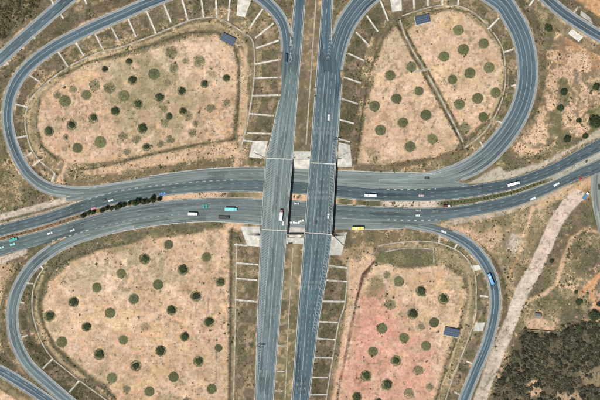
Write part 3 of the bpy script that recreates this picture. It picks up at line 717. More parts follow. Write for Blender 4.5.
R_NW = ramp_road('nw', 'loop_road', 'loop road curving round the upper left field', [(0, T_NSL), (4, T_BLUE), (14, T_BLUE), (20, (0.07, 0.095, 0.115)), (23, (0.08, 0.095, 0.105)), (26, T_X), (31, T_X)], (3.3, 28), (4.5, 25.1), [(-0.6, None, 4, 25), ], shoulder=1.7)
R_NE = ramp_road('ne', 'loop_road', 'wide loop road curving round the upper right field', [(0, T_NS), (4, T_BLUE), (15, T_BLUE), (18, (0.08, 0.1, 0.112)), (20.5, T_X2), (24, T_X2)], (4.5, 19.9), (2.5, 21.5), [(4.2, None, 1, 20), (-0.4, None, 2, 20.5), (-4.8, None, 3.5, 21)], shoulder=1.7)
R_SW = ramp_road('sw', 'loop_road', 'loop road curving round the lower left field', [(0, T_X), (3, T_X), (6, T_SW), (20, T_SW)], (1.2, 15), (4.9, 15), [(0.2, None, 3, 15)], shoulder=1.9)
R_SE = ramp_road('se', 'slip_road', 'slip road curving down beside the lower right field', [(0, T_X), (2, T_EB), (5, T_BLUE), (20, (0.075, 0.105, 0.125))], (4, 14), (1, 14), [(-1.0, None, 2, 14)], shoulder=1.7)
R_A = ramp_road('a', 'slip_road', 'slip road crossing the upper left corner', [(0, T_NS), (4, T_BLUE)], (0, 4), (0, 4), [(0, (3, 9), 0, 4)], shoulder=1.9)
R_B = ramp_road('b', 'slip_road', 'slip road crossing the lower left corner', [(0, T_BLUE), (4, T_BLUE)], (0, 5), (0, 5), [(-0.5, None, 0, 5), (2, (3, 6), 0, 5)], shoulder=1.4)
R_C = ramp_road('c', 'slip_road', 'slip road crossing the upper right corner', [(0, (0.055, 0.075, 0.095)), (4, (0.055, 0.075, 0.095))], (0, 5), (0, 5), [(0, None, 0, 5)], shoulder=2.0)
P, t = SIDEP
C = world_path(P); n = normals(C); hw = (P[:, 2] * S / 2)[:, None]
tag(obj('side_road', strip_mesh('side_road', C + n * hw, C - n * hw, -0.05, (0.19, 0.185, 0.17)), M['asphalt']), 'grey side road joining at the right edge', 'road', kind='structure')

def ew_road(T, name, label, z, tintf, smooth=True):
    x, a, b = ew_edges(T)
    Lw = np.column_stack([wx(x), wy(a)]); Rw = np.column_stack([wx(x), wy(b)])
    road = obj(name, strip_mesh(name, Lw, Rw, z, tintf(x)), M['asphalt']); tag(road, label, 'road', kind='structure')
    return road, Lw, Rw, x
def blend(pts):
    return lambda x: np.column_stack([np.interp(x, [p[0] for p in pts], [p[1][k] for p in pts]) for k in range(3)])
rWX, lWX, rrWX, xWX = ew_road(WBX, 'merge_lane', 'worn merging lanes on the north side of the main road', -0.08, blend([(0, T_X), (240, T_X), (300, T_X2), (600, T_X2)]))
rEX, lEX, rrEX, xEX = ew_road(EBX, 'merge_lane', 'worn merging lanes on the south side of the main road', -0.08, blend([(0, T_X), (600, T_X)]))
rW, lW, rrW, xW = ew_road(WB, 'main_road', 'northern carriageway of the main road under the bridges', 0.0, blend([(-60, (0.075, 0.092, 0.1)), (100, (0.075, 0.092, 0.1)), (160, (0.09, 0.105, 0.11)), (300, T_EW), (440, (0.055, 0.073, 0.084)), (680, (0.06, 0.075, 0.085))]))
rE, lE, rrE, xE = ew_road(EB, 'main_road', 'southern carriageway of the main road under the bridges', 0.0, blend([(-60, (0.092, 0.108, 0.112)), (100, (0.105, 0.118, 0.12)), (260, (0.108, 0.12, 0.122)), (360, (0.088, 0.103, 0.11)), (500, (0.07, 0.086, 0.095)), (680, (0.062, 0.078, 0.086))]))
def across(L, R, f, x, x0, x1):
    k = (x >= x0) & (x <= x1); return (L + (R - L) * f)[k]
def cut(P, x, x0, x1):
    k = (x >= x0) & (x <= x1); return P[k]
obj('edge_line', line_mesh('edge_line', [(across(lW, rrW, 0.955, xW, -70, 680), 0, 0.28, None), (across(lW, rrW, 0.05, xW, -70, 70), 0, 0.28, None), (across(lW, rrW, 0.05, xW, 455, 680), 0, 0.28, None), (across(lW, rrW, 0.03, xW, 235, 380), 0, 0.22, None)]), M['line'], rW)
obj('lane_line', line_mesh('lane_line', [(across(lW, rrW, 0.36, xW, -70, 680), 0, 0.24, (3, 7)), (across(lW, rrW, 0.66, xW, -70, 680), 0, 0.24, (3, 7))]), M['faded'], rW)
obj('merge_marking', line_mesh('merge_marking', [(across(lW, rrW, 0.02, xW, 84, 236), 0, 0.6, (2.6, 3.2)), (across(lW, rrW, 0.06, xW, 384, 438), 0, 0.85, (2.2, 3.6))]), M['line'], rW)
obj('edge_line', line_mesh('edge_line', [(across(lE, rrE, 0.045, xE, -70, 680), 0, 0.28, None), (across(lE, rrE, 0.95, xE, -70, 40), 0, 0.28, None), (across(lE, rrE, 0.95, xE, 446, 590), 0, 0.28, None), (across(lE, rrE, 0.97, xE, 330, 390), 0, 0.3, None)]), M['line'], rE)
obj('lane_line', line_mesh('lane_line', [(across(lE, rrE, 0.36, xE, -70, 680), 0, 0.24, (3, 7)), (across(lE, rrE, 0.66, xE, -70, 680), 0, 0.24, (3, 7))]), M['faded'], rE)
obj('merge_marking', line_mesh('merge_marking', [(across(lE, rrE, 0.95, xE, 49, 90), 0, 0.9, (2.4, 2.6)), (across(lE, rrE, 0.96, xE, 92, 180), 0, 0.4, (2.4, 3.6)), (across(lE, rrE, 0.955, xE, 384, 440), 0, 0.85, (2.2, 3.6))]), M['line'], rE)
obj('lane_line', line_mesh('lane_line', [((lWX * 0.55 + rrWX * 0.45)[(xWX > 120) & (xWX < 440)], -0.08, 0.24, (3, 6)), ((lWX * 0.86 + rrWX * 0.14)[(xWX > 90) & (xWX < 440)], -0.03, 0.28, None), ((lWX * 0.3 + rrWX * 0.7)[(xWX > 300) & (xWX < 445)], -0.03, 0.3, None)]), M['faded'], rWX)
obj('lane_line', line_mesh('lane_line', [((lEX * 0.12 + rrEX * 0.88)[(xEX > 60) & (xEX < 440)], -0.02, 0.28, None), ((lEX * 0.35 + rrEX * 0.65)[(xEX > 180) & (xEX < 380)], -0.08, 0.24, (3, 6))]), M['faded'], rEX)

# edge kerbs of the widened main road
obj('kerb', profile_mesh('kerb', cut(lWX, xWX, 150, 440) + (0, 0.3), -0.12, [(0.3, -0.4), (0.3, 0.12), (-0.3, 0.12), (-0.3, -0.4)]), M['kerb'], rWX)
obj('kerb', profile_mesh('kerb', cut(rrEX, xEX, 110, 405) - (0, 0.3), -0.12, [(0.3, -0.4), (0.3, 0.12), (-0.3, 0.12), (-0.3, -0.4)]), M['kerb'], rEX)

# central reservation of the main road
xm = np.arange(-66, 672, 2.5)
mt = np.interp(xm, xW, (200 - lW[:, 1] * 0 - rrW[:, 1] / S)); mb = np.interp(xm, xE, 200 - lE[:, 1] / S)
top = np.column_stack([wx(xm), wy(mt) - 0.15]); bot = np.column_stack([wx(xm), wy(mb) + 0.15])
mc = blend([(-66, C_RUST), (60, (0.2, 0.13, 0.085)), (82, C_BROWN), (155, C_BROWN), (166, C_SAND), (222, (0.47, 0.33, 0.24)), (230, C_OLIVE), (258, C_DRY), (266, C_SAND), (336, C_SAND), (340, C_OLIVE), (351, C_OLIVE), (354, C_SAND), (357, C_OLIVE), (380, C_OLIVE), (385, C_PALE), (434, C_PALE), (442, C_OLIVE), (545, C_OLIVE), (556, (0.34, 0.34, 0.28)), (680, (0.36, 0.36, 0.31))])(xm)
mme = strip_mesh('median', top, bot, 0.14, mc)
med = obj('median', mme, M['soil']); tag(med, 'planted central reservation of the main road', 'median', kind='structure')
for nm, ed, off in (('kerb', top, -0.28), ('kerb', bot, 0.28)):
    obj('kerb', profile_mesh('kerb', ed + (0, off), 0.0, [(0.32, -0.3), (0.32, 0.22), (-0.32, 0.22), (-0.32, -0.3)]), M['channel'], med)

# north-south roadways, cut where the bridges carry them
def ns_edges(side, y0, y1):
    y = np.linspace(y0, y1, max(3, int((y1 - y0) / 2.5)))
    if side == 'l': return y, smooth_arr(lw(y), 2) if len(y) > 12 else lw(y), yr(y)
    return y, yl(y), smooth_arr(re_(y), 2) if len(y) > 12 else re_(y)
def ns_pts(y, x): return np.column_stack([wx(np.asarray(x)), wy(np.asarray(y))])
def ns_section(side, y0, y1, name, label, parent=None):
    y, a, b = ns_edges(side, y0, y1)
    tint = blend([(-90, T_BLUE), (30, T_BLUE), (90, T_NSL), (200, (0.14, 0.155, 0.155)), (300, (0.12, 0.14, 0.147)), (420, (0.11, 0.135, 0.147))])(y) if side == 'l' else blend([(-90, T_BLUE), (60, T_BLUE), (150, T_NS), (220, (0.082, 0.105, 0.115)), (300, (0.07, 0.1, 0.122)), (420, T_BLUE)])(y)
    road = obj(name, strip_mesh(name, ns_pts(y, b), ns_pts(y, a), NSZ, tint, 0.5), M['asphalt'], parent)
    if parent is None: tag(road, label, 'road', kind='structure')
    W = 0.3
    e = []; l = []
    if side == 'l':
        e.append((ns_pts(y, b - 1.0), NSZ, W, None))
        e.append((ns_pts(y[y > 118], yr(y[y > 118]) - 16), NSZ, W, None) if (y > 118).sum() > 2 else (ns_pts(y, b - 1.0), NSZ - 0.005, W, None))
        if y1 < 118 or y0 < 60:
            k = y < 60
            if k.sum() > 2: e.append((ns_pts(y[k], a[k] + 1), NSZ, W, None))
        l.append((ns_pts(y, b - 8.8), NSZ, W, None if y0 > 60 else (4, 6)))
        if y1 > 100:
            k = y > 80
            l.append((ns_pts(y[k], b[k] - 4.6), NSZ, 0.2, (2.0, 4.0))); l.append((ns_pts(y[k], b[k] - 12.4), NSZ, 0.2, (2.0, 4.0)))
        k = y > 118
        if k.sum() > 2: e.append((ns_pts(y[k], a[k] + 0.9), NSZ, W, None))
    else:
        e.append((ns_pts(y, a + 1.0), NSZ, W, None))
        k = (y < 45) | (y > 85)
        kk = y > 85
        if kk.sum() > 2: e.append((ns_pts(y[kk], b[kk] - 1.0), NSZ, W, None))
        kk = y < 42
        if kk.sum() > 2: e.append((ns_pts(y[kk], b[kk] - 1.0), NSZ, W, None))
        kk = y > 70
        if kk.sum() > 2:
            l.append((ns_pts(y[kk], a[kk] + 8), NSZ, W, None)); l.append((ns_pts(y[kk], a[kk] + 4.4), NSZ, 0.2, (2.0, 4.0)))
            for o in (11.6, 15.2, 18.8):
                q = kk & (a + o < b - 3.5)
                if q.sum() > 2: l.append((ns_pts(y[q], a[q] + o), NSZ, 0.22, (2.0, 3.6) if y0 > 130 else None if o != 15.2 else (4, 3)))
        else: pass
        kk = y < 70
        if kk.sum() > 2: l.append((ns_pts(y[kk], a[kk] + 5), NSZ, 0.28, (4, 6)))
    obj('edge_line', line_mesh('edge_line', e), M['line'], road); obj('lane_line', line_mesh('lane_line', l), M['line'], road)
    # hatched strip
    h = []
    if side == 'l' and y1 > 120:
        yy = max(y0 + 1, 116)
        while yy < y1 - 3:
            x0, x1 = lw(yy + 3) + 1.2, yr(yy) - 16.2
            if x1 - x0 > 1.6:
                dy_ = min((x1 - x0) * 0.75, 7)
                h.append((ns_pts([yy + dy_, yy], [x0, x1]), NSZ, 0.27, None))
            yy += 2.6
    if side == 'r' and y1 > 140:
        yy = max(y0 + 1, 142)
        while yy < min(y1 - 3, 332):
            x1 = re_(yy) - 1.2; x0 = x1 - 3.2
            h.append((ns_pts([yy, yy + 2.4], [x0, x1]), NSZ, 0.3, None)); yy += 3.2
        k = (y > 142) & (y < 334)
        if k.sum() > 2: h.append((ns_pts(y[k], b[k] - 4.4), NSZ, W, None))
    if h: obj('hatch_marking', line_mesh('hatch_marking', h), M['hatch'], road)
    # rows of short slow-down marks
    for yy in ((126, 130.5, 309, 313.5, 371, 375) if side == 'l' else (128.5, 133, 192, 197.5, 282, 286.5, 383, 388)):
        if not (y0 + 2 < yy < y1 - 2): continue
        x0, x1 = (yr(yy) - 15, yr(yy) - 2) if side == 'l' else (yl(yy) + 2, re_(yy) - 4)
        r = []
        for x in np.arange(x0, x1, 1.75): r.append((ns_pts([yy - 1.5, yy + 1.5], [x + 0.12, x - 0.12]), NSZ, 0.24, None))
        obj('slow_marking', line_mesh('slow_marking', r), M['faded'], road)
    for xx in ((a, -0.3), (b, 0.3)) if parent is None else ():
        if xx[0] is a and side == 'l': k = (y < 48) | (y > 98)
        elif xx[0] is b and side == 'r': k = (y < 44) | (y > 84)
        else: k = y > -1e9
        for seg in np.split(np.nonzero(k)[0], np.nonzero(np.diff(np.nonzero(k)[0]) > 1)[0] + 1):
            if len(seg) > 2: obj('kerb', profile_mesh('kerb', ns_pts(y[seg], xx[0][seg] + xx[1] / S), NSZ, [(0.3, -0.5), (0.3, 0.3), (0.2, 0.4), (-0.2, 0.4), (-0.3, 0.3), (-0.3, -0.5)]), M['kerb'], road)
    return road
ns_section('l', -88, 158.6, 'north_road', 'left roadway running up from the bridges')
ns_section('l', 229.9, 468, 'south_road', 'left roadway with hatched edge running down from the bridges')
ns_section('r', -88, 163.2, 'north_road', 'right roadway running up from the bridges')
ns_section('r', 232.9, 468, 'south_road', 'right roadway running down from the bridges')
# noses where loops leave the roadways
g = []
for q in range(8):
    y = 32 + q * 4.2; x0 = np.interp(y, [28, 40, 60], [289.5, 291, 289.5]); x1 = np.interp(y, [28, 40, 60], [294, 292.5, 291])
    g.append((ns_pts([y + 1.6, y, y + 1.6], [x0, (x0 + x1) / 2, x1]), NSZ + 0.01, 0.4, None))
bl = bpy.data.objects['north_road']
obj('gore_marking', line_mesh('gore_marking', g), M['line'], bl)
g = []
for q in range(8):
    y = 32 + q * 3.6; xc = np.interp(y, [30, 60], [331.5, 327.6])
    g.append((ns_pts([y + 1.6, y, y + 1.6], [xc - 1.4, xc, xc + 1.4]), NSZ + 0.01, 0.4, None))
obj('gore_marking', line_mesh('gore_marking', g), M['line'], bpy.data.objects['north_road.001'])

# ------------------------------------------------------------------ bridges
def bridge(side, y0a, y0b, y1a, y1b, label):
    """joints run from (left y0a, right y0b) at the north to (y1a, y1b) at the south"""
    root = empty('road_bridge', (0, 0, 0)); tag(root, label, 'bridge', 'twin road bridges over the main road')
    y0, y1 = min(y0a, y0b), max(y1a, y1b)
    ns_section(side, y0 + 0.06, y1 - 0.06, 'road_surface', None, root)
    ys = np.linspace(y0 + 0.1, y1 - 0.1, 24)
    a = lw(ys) if side == 'l' else yl(ys); b = yr(ys) if side == 'l' else re_(ys)
    A, B = ns_pts(ys, a - 0.55), ns_pts(ys, b + 0.55)
    mb = MB()
    for k in range(len(ys) - 1):
        for (p, q, r, s_, zt, zb) in ((A[k], B[k], B[k + 1], A[k + 1], NSZ - 0.06, NSZ - 0.55),):
            mb.quad((*p, zt), (*s_, zt), (*r, zt), (*q, zt)); mb.quad((*p, zb), (*q, zb), (*r, zb), (*s_, zb))
            mb.quad((*p, zt), (*p, zb), (*s_, zb), (*s_, zt)); mb.quad((*q, zt), (*r, zt), (*r, zb), (*q, zb))
    mb.build('deck', M['concrete'], root)
    for e, sg in ((A, 1), (B, -1)):
        obj('parapet', profile_mesh('parapet', e + (0.28 * sg, 0), NSZ, [(0.24, -0.5), (0.2, 0.75), (0.14, 0.85), (-0.14, 0.85), (-0.2, 0.75), (-0.24, -0.5)]), M['kerb'], root)
    nb = 6
    for k in range(nb):
        f = (k + 0.5) / nb; p = A * (1 - f) + B * f
        obj('girder', profile_mesh('girder', p[[0, -1]], NSZ - 0.55, [(0.28, 0), (0.28, -1.15), (-0.28, -1.15), (-0.28, 0)]), M['concrete'], root)
    for yy in (195.5,):
        xa = (lw(yy) if side == 'l' else yl(yy)) + 1.5; xb = (yr(yy) if side == 'l' else re_(yy)) - 1.5
        m2 = MB(); m2.box(wx(xa), wx(xb), wy(yy) - 0.6, wy(yy) + 0.6, NSZ - 2.7, NSZ - 1.7); m2.build('pier_cap', M['concrete'], root, 0.05)
        for f in (0.12, 0.5, 0.88):
            m3 = MB(); xx = wx(xa + (xb - xa) * f); m3.tube((xx, wy(yy), -0.3), (xx, wy(yy), NSZ - 2.7), 0.55, 0.55, 14); m3.build('pier', M['concrete'], root)
    for ya, yb in ((y0a, y0b), (y1a, y1b)):
        xa, xb = (lw(ya), yr(yb)) if side == 'l' else (yl(ya), re_(yb))
        obj('expansion_joint', line_mesh('expansion_joint', [(ns_pts([ya, yb], [xa - 0.3, xb + 0.3]), NSZ + 0.015, 0.8, None)]), M['pale'], root)
    return root
bridge('l', 158.6, 159.4, 229.4, 230.4, 'left of the two bridges, with a diagonally hatched edge')
bridge('r', 163.0, 164.2, 232.4, 234.2, 'right of the two bridges, without the wide hatched edge')
def abutment(face, sgn, label):
    root = empty('bridge_abutment', (0, 0, 0)); tag(root, label, 'abutment', 'abutments at the bridge ends')
    xa, xb = lw(face) - 1.2, re_(face) + 1.2
    y = wy(face); t0, t1 = (y - 0.1, y + 1.0) if sgn > 0 else (y - 1.0, y + 0.1)
    m = MB(); m.box(wx(xa), wx(xb), t0, t1, 0.5, NSZ - 1.75); m.build('wall', M['pale'], root)
    m = MB(); m.box(wx(yr(face)) + 0.7, wx(yl(face)) - 0.7, t0 - 0.5, t1 + 0.5, NSZ - 1.74, NSZ - 0.35); m.build('beam', M['pale'], root, 0.05)
    for x, s2 in ((xa, -1), (xb, 1)):
        P = np.array([(wx(x), y), (wx(x) + s2 * 4.6, y + (-4.0 if sgn < 0 else 2.4) * 1.0), (wx(x) + s2 * 9.2, y + (-8.6 if sgn < 0 else 4.4))])
        P[:, 1] += 0.4 * sgn
        zt = np.maximum(tz(P[:, 0], P[:, 1]) + 0.9, [NSZ - 0.1, 0, 0])
        obj('wing_wall', profile_mesh('wing_wall', P, zt, [(0.2, -3.5), (0.2, 0.35), (-0.2, 0.35), (-0.2, -3.5)]), M['concrete'], root)
abutment(AB_N, 1, 'pale abutment wall at the upper end of the bridges')
abutment(AB_S, -1, 'pale abutment wall at the lower end of the bridges')

# ------------------------------------------------------------------ paved slopes, chutes, drains
clear = np.ones(X.shape)
def clear_poly(P, pad=0.6):
    c = np.array(P, float); lo = c.min(0) - 2; hi = c.max(0) + 2
    s = (slice(np.searchsorted(GX, wx(lo[0])), np.searchsorted(GX, wx(hi[0]))), slice(np.searchsorted(GY, wy(hi[1])), np.searchsorted(GY, wy(lo[1]))))
    clear[s] *= poly_sdf(PX[s], PY[s], [tuple(q) for q in c]) > pad
def clear_path(P, w):
    c = np.array(P, float); lo = c.min(0) - 4; hi = c.max(0) + 4
    s = (slice(np.searchsorted(GX, wx(lo[0])), np.searchsorted(GX, wx(hi[0]))), slice(np.searchsorted(GY, wy(hi[1])), np.searchsorted(GY, wy(lo[1]))))
    clear[s] *= seg_dist(PX[s], PY[s], [tuple(q) for q in c], False) > w
def drape(name, corners, lift, mat, label, cat, group=None, n=14):
    c = np.array(corners, float); u = np.linspace(0, 1, n)
    Uu, Vv = np.meshgrid(u, u, indexing='ij')
    Pq = (c[0] * ((1 - Uu) * (1 - Vv))[..., None] + c[1] * (Uu * (1 - Vv))[..., None] + c[2] * (Uu * Vv)[..., None] + c[3] * ((1 - Uu) * Vv)[..., None])
    x, y = wx(Pq[..., 0]), wy(Pq[..., 1]); z = tz(x, y) + lift
    clear_poly(corners)
    for _ in range(2): z[1:-1, 1:-1] = np.maximum(z[1:-1, 1:-1], (z[:-2, 1:-1] + z[2:, 1:-1] + z[1:-1, :-2] + z[1:-1, 2:]) / 4)
    V = np.stack([x, y, z], -1).reshape(-1, 3); id_ = np.arange(n * n).reshape(n, n)
    Fq = np.stack([id_[:-1, :-1], id_[1:, :-1], id_[1:, 1:], id_[:-1, 1:]], -1).reshape(-1, 4)
    rim = np.concatenate([id_[:-1, 0], id_[-1, :-1], id_[:0:-1, -1], id_[0, :0:-1]])
    low = V[rim] - (0, 0, 0.9); o = n * n; m = len(rim); q = np.arange(m)
    Fr = np.stack([rim[q], o + q, o + (q + 1) % m, rim[(q + 1) % m]], -1)
    e = obj(name, mesh_np(name, np.concatenate([V, low]), np.concatenate([Fq, Fr])), mat)
    return tag(e, label, cat, group)
drape('concrete_apron', [(253,141),(268,141),(264.5,159),(249,157)], 0.16, M['pale'], 'white concrete apron left of the bridges, above the main road', 'apron', 'aprons at bridge corners')
drape('concrete_apron', [(338.5,142.5),(350,145),(352,167),(337.5,167)], 0.16, M['pale'], 'white concrete apron right of the bridges, above the main road', 'apron', 'aprons at bridge corners')
drape('concrete_apron', [(240.5,226.5),(260,226.5),(259.5,246.5),(247,245.5)], 0.16, M['pale'], 'white concrete apron left of the bridges, below the main road', 'apron', 'aprons at bridge corners')
drape('concrete_apron', [(332.5,233),(347,232),(341.5,255),(328.5,255)], 0.16, M['pale'], 'white concrete apron right of the bridges, below the main road', 'apron', 'aprons at bridge corners')
drape('paved_slope', [(266,159.6),(336,159.6),(335,169.8),(265,168)], 0.12, M['pale'], 'pale paved slope under the bridges, beside the northern carriageway', 'slope')
drape('paved_slope', [(262,226.4),(332,229.6),(331,233.4),(262,233.4)], 0.12, M['pale'], 'pale paved slope under the bridges, beside the southern carriageway', 'slope')
drape('paved_slope', [(293.6,151.5),(310.6,151.5),(309.6,157),(293,157)], 0.1, M['concrete'], 'concrete paving between the roadways just above the bridges', 'paving')
drape('paved_slope', [(287,237.5),(303.6,237.5),(303,243.5),(286.2,243.5)], 0.1, M['concrete'], 'concrete paving between the roadways just below the bridges', 'paving')
drape('culvert_apron', [(239,-10),(256,-10),(245,17),(236.5,15.5)], 0.2, M['pale'], 'large white concrete apron at the top edge, upper left bank', 'apron')
drape('culvert_apron', [(388,-10),(400.5,-10),(402,10.5),(392,11.5)], 0.2, M['pale'], 'white concrete apron at the top edge above the long channel', 'apron')
drape('culvert_apron', [(567.5,33.5),(571.5,29.5),(583,37),(578.5,42)], 0.2, M['pale'], 'pale concrete slab below the upper right slip road', 'apron')
drape('culvert_apron', [(581,11),(590,18),(592,24.5),(579,15)], 0.2, M['pale'], 'pale concrete slab above the upper right slip road', 'apron')
drape('culvert_apron', [(476,323),(485,322),(482,331),(474,331)], 0.2, M['concrete'], 'grey concrete slab inside the lower right slip road', 'apron')
drape('culvert_apron', [(470,266),(479.5,265),(481,269.5),(474,271)], 0.2, M['pale'], 'small white slab inside the bend of the lower right slip road', 'apron')

CH = [(0.72, -0.5), (0.72, 0.42), (0.5, 0.42), (0.4, 0.3), (-0.4, 0.3), (-0.5, 0.42), (-0.72, 0.42), (-0.72, -0.5)]
CHUTES = {
 'upper left loop bank': [((254,141.6),(243,140.3)),((271,134),(247,132.8)),((274,116),(249,113.6)),((280.5,95.6),(252,95.5)),((281.5,78),(253,78)),((280.5,60),(255,64)),((279,41),(256,48)),((273.5,24),(255,38)),((263,9.5),(250,27)),((230,0),(228,21)),((216,-4),(216.5,17.6)),((201,-4),(203.6,17)),((182,-2),(188,21)),((164,4),(171,22.5)),((147,11.5),(156,33.6)),((128.8,19.5),(136,37)),((112,27.5),(119,42)),((95.6,34.5),(102.4,48.2)),((76.6,43),(84,56)),((58.6,52),(68,66.6)),((29.6,75),(39,81.5)),((15.8,104.4),(27.4,107)),((16,138),(26,136)),((24.6,157),(32,152.6)),((32.6,165.8),(40,160.2)),((51.8,181),(55,173))],
 'upper right loop bank': [((337,138.6),(350,142)),((338.8,120),(354,123.6)),((341.2,99),(358,104)),((343.5,77.6),(361,83)),((348,54),(364,60.5)),((356,33),(369.6,46)),((366.4,16.4),(378,31.6)),((379.6,0.4),(388.4,21)),((413,-12),(414,8)),((427.6,-12),(428,6)),((442,-12),(442.4,5.5)),((458.4,-9),(458,5)),((498.5,18.4),(488,29)),((512.5,49.6),(504,52)),((515.5,85),(511,86)),((501.6,123),(497,121)),((483,147),(480,141.5))],
 'lower left loop bank': [((41,266),(43.4,269.4)),((27,283),(33.4,283.8)),((21,302),(24.4,303)),((22.4,337),(28.2,335)),((43.4,368.2),(52.4,359)),((70,391.6),(79,381))],
 'lower left roadway bank': [((247,245.5),(234.5,244.5)),((258,264.4),(236,263)),((257.5,280),(236,278.4)),((257,301.4),(235,300))],
 'lower right roadway bank': [((327.5,265.2),(347,268)),((325.5,279.8),(347,281.6)),((322.5,301),(345,301.8)),((319,321.2),(338,322.4)),((316.5,337.8),(335,339.6)),((314,356.6),(333,358)),((311.6,376.6),(328,377.4)),((309.4,394),(327,394.4))],
 'lower right slip road bank': [((440,234.5),(438.8,243)),((457.5,243.5),(454,249.5)),((488,296.5),(480,296)),((471,363),(466,361)),((459,394),(454,391.6))],
 'upper left corner slip road': [((84,-4),(87,4.4)),((54.5,5.5),(51,-2)),((61,14.5),(64,18.8)),((32.8,36.2),(36,39.4)),((6.8,62.2),(9.4,65))],
 'upper right corner slip road': [((534.5,-2),(529,5.8)),((577.6,7),(573,13.5))],
}
FROM = {'upper left loop bank': 'from the bridge', 'upper right loop bank': 'from the bridge', 'lower left loop bank': 'from the main road', 'lower left roadway bank': 'down from the bridge', 'lower right roadway bank': 'down from the bridge', 'lower right slip road bank': 'from the main road', 'upper left corner slip road': 'from the top right', 'upper right corner slip road': 'from the left'}
for where, lst in CHUTES.items():
    for k, (a, b) in enumerate(lst):
        u = np.linspace(0, 1, 12)[:, None]
        P = np.array(a) * (1 - u) + np.array(b) * u
        Wp = world_path(P); z = smooth_arr(tz(Wp[:, 0], Wp[:, 1]), 1)
        clear_path((a, b), 1.7)
        e = obj('drain_chute', profile_mesh('drain_chute', Wp, z, CH), M['chute'])
        tag(e, f'white concrete drain chute on the {where}, {ORD[k]} {FROM[where]}', 'drain chute', 'drain chutes down the ' + where)

def drain(name, pts, w, label, mat='channel', group=None):
    P, _ = spline(pts, 2.0); Wp = world_path(P); z = smooth_arr(tz(Wp[:, 0], Wp[:, 1]), 2)
    h = w / 2; clear_path(P[::2, :2], w / S * 0.5 + 0.5); z = np.maximum(z, tz(Wp[:, 0], Wp[:, 1]))
    e = obj(name, profile_mesh(name, Wp, z, [(h, -0.5), (h, 0.34), (h * 0.78, 0.34), (h * 0.55, 0.2), (-h * 0.55, 0.2), (-h * 0.78, 0.34), (-h, 0.34), (-h, -0.5)]), M[mat])
    return tag(e, label, 'drain', group)
drain('drain_channel', [(53,181.5),(54,173),(40,161),(30,146),(25,124),(27,108),(33,96),(50,80),(72,65),(100,52),(120,47.5),(154,35),(188,21),(206,17.6),(217,18),(228,23),(240,30.5),(252,40),(254.6,60),(254,78),(252,96),(248,120),(243,140),(239.5,153)], 1.3, 'pale toe drain curving round the upper left field')
drain('drain_channel', [(402,16),(415,11.5),(430,7.2),(446,5),(460,6.5),(474,13),(487,25),(497,38),(503,50),(505,64),(505.5,80),(503,96),(497,112),(486,130),(474,141),(464,148)], 1.1, 'pale toe drain curving round the upper right field')
drain('drain_channel', [(400,20),(405,35),(414,52),(424.5,69)], 1.3, 'straight concrete channel in the upper right field, above the crossing')
drain('drain_channel', [(428,75),(438,93),(450,116),(463,142)], 1.5, 'straight concrete channel in the upper right field, below the crossing')
drape('slab_crossing', [(414,70.6),(430.5,67),(431.5,69.6),(414.5,73)], 0.25, M['channel'], 'slab crossing over the straight channel in the upper right field', 'slab')
drain('drain_channel', [(43,269),(35,283),(32,300),(34,320),(42,343),(52,358),(66,370),(84,384),(106,400),(116,408)], 1.1, 'stained toe drain curving round the lower left field')
drain('drain_channel', [(236.5,243),(235.6,300),(234.6,350),(233.5,408)], 1.2, 'straight toe drain beside the lower left roadway bank')
drain('drain_channel', [(348,262),(347,282),(344.5,305),(338.6,324),(333,356),(326.6,396),(325,408)], 1.1, 'toe drain beside the lower right roadway bank')
drain('drain_channel', [(378,246),(400,242.4),(430,241.6),(452,248),(466,258),(475,275),(476,300),(475,318),(466,345),(452,380),(444,405)], 1.1, 'pale toe drain curving round the lower right field')
drain('drain_channel', [(432,240.5),(433.4,250),(433.8,263)], 1.0, 'short cross drain in the grass of the lower right field')
drain('drain_channel', [(385,252),(400,249),(418,248),(433,249.4)], 0.9, 'thin pale drain along the grass patch, lower right field')
drain('drain_channel', [(317,-40),(315.8,0),(310.5,80),(306,145)], 1.1, 'pale drain between the two roadways above the bridges')
drain('drain_channel', [(293,248),(288.6,320),(285,400),(283,430)], 0.9, 'pale drain between the two roadways below the bridges')
for k, y in enumerate((345, 370.5, 390)):
    drain('cross_drain', [(yr(y) + 1.2, y), (yr(y) + 5, y + 0.2), (yr(y) + 9, y + 0.2)], 0.9, f'{ORD[k]} cross drain down from the bridges, between the roadways', 'concrete', 'cross drains between the roadways')
m = MB(); m.box(wx(288), wx(292.5), wy(243.9), wy(242.7), 6.2, 7.4)
tag(m.build('service_box', M['dark'], None, 0.05), 'small dark box between the roadways just below the bridges', 'box')

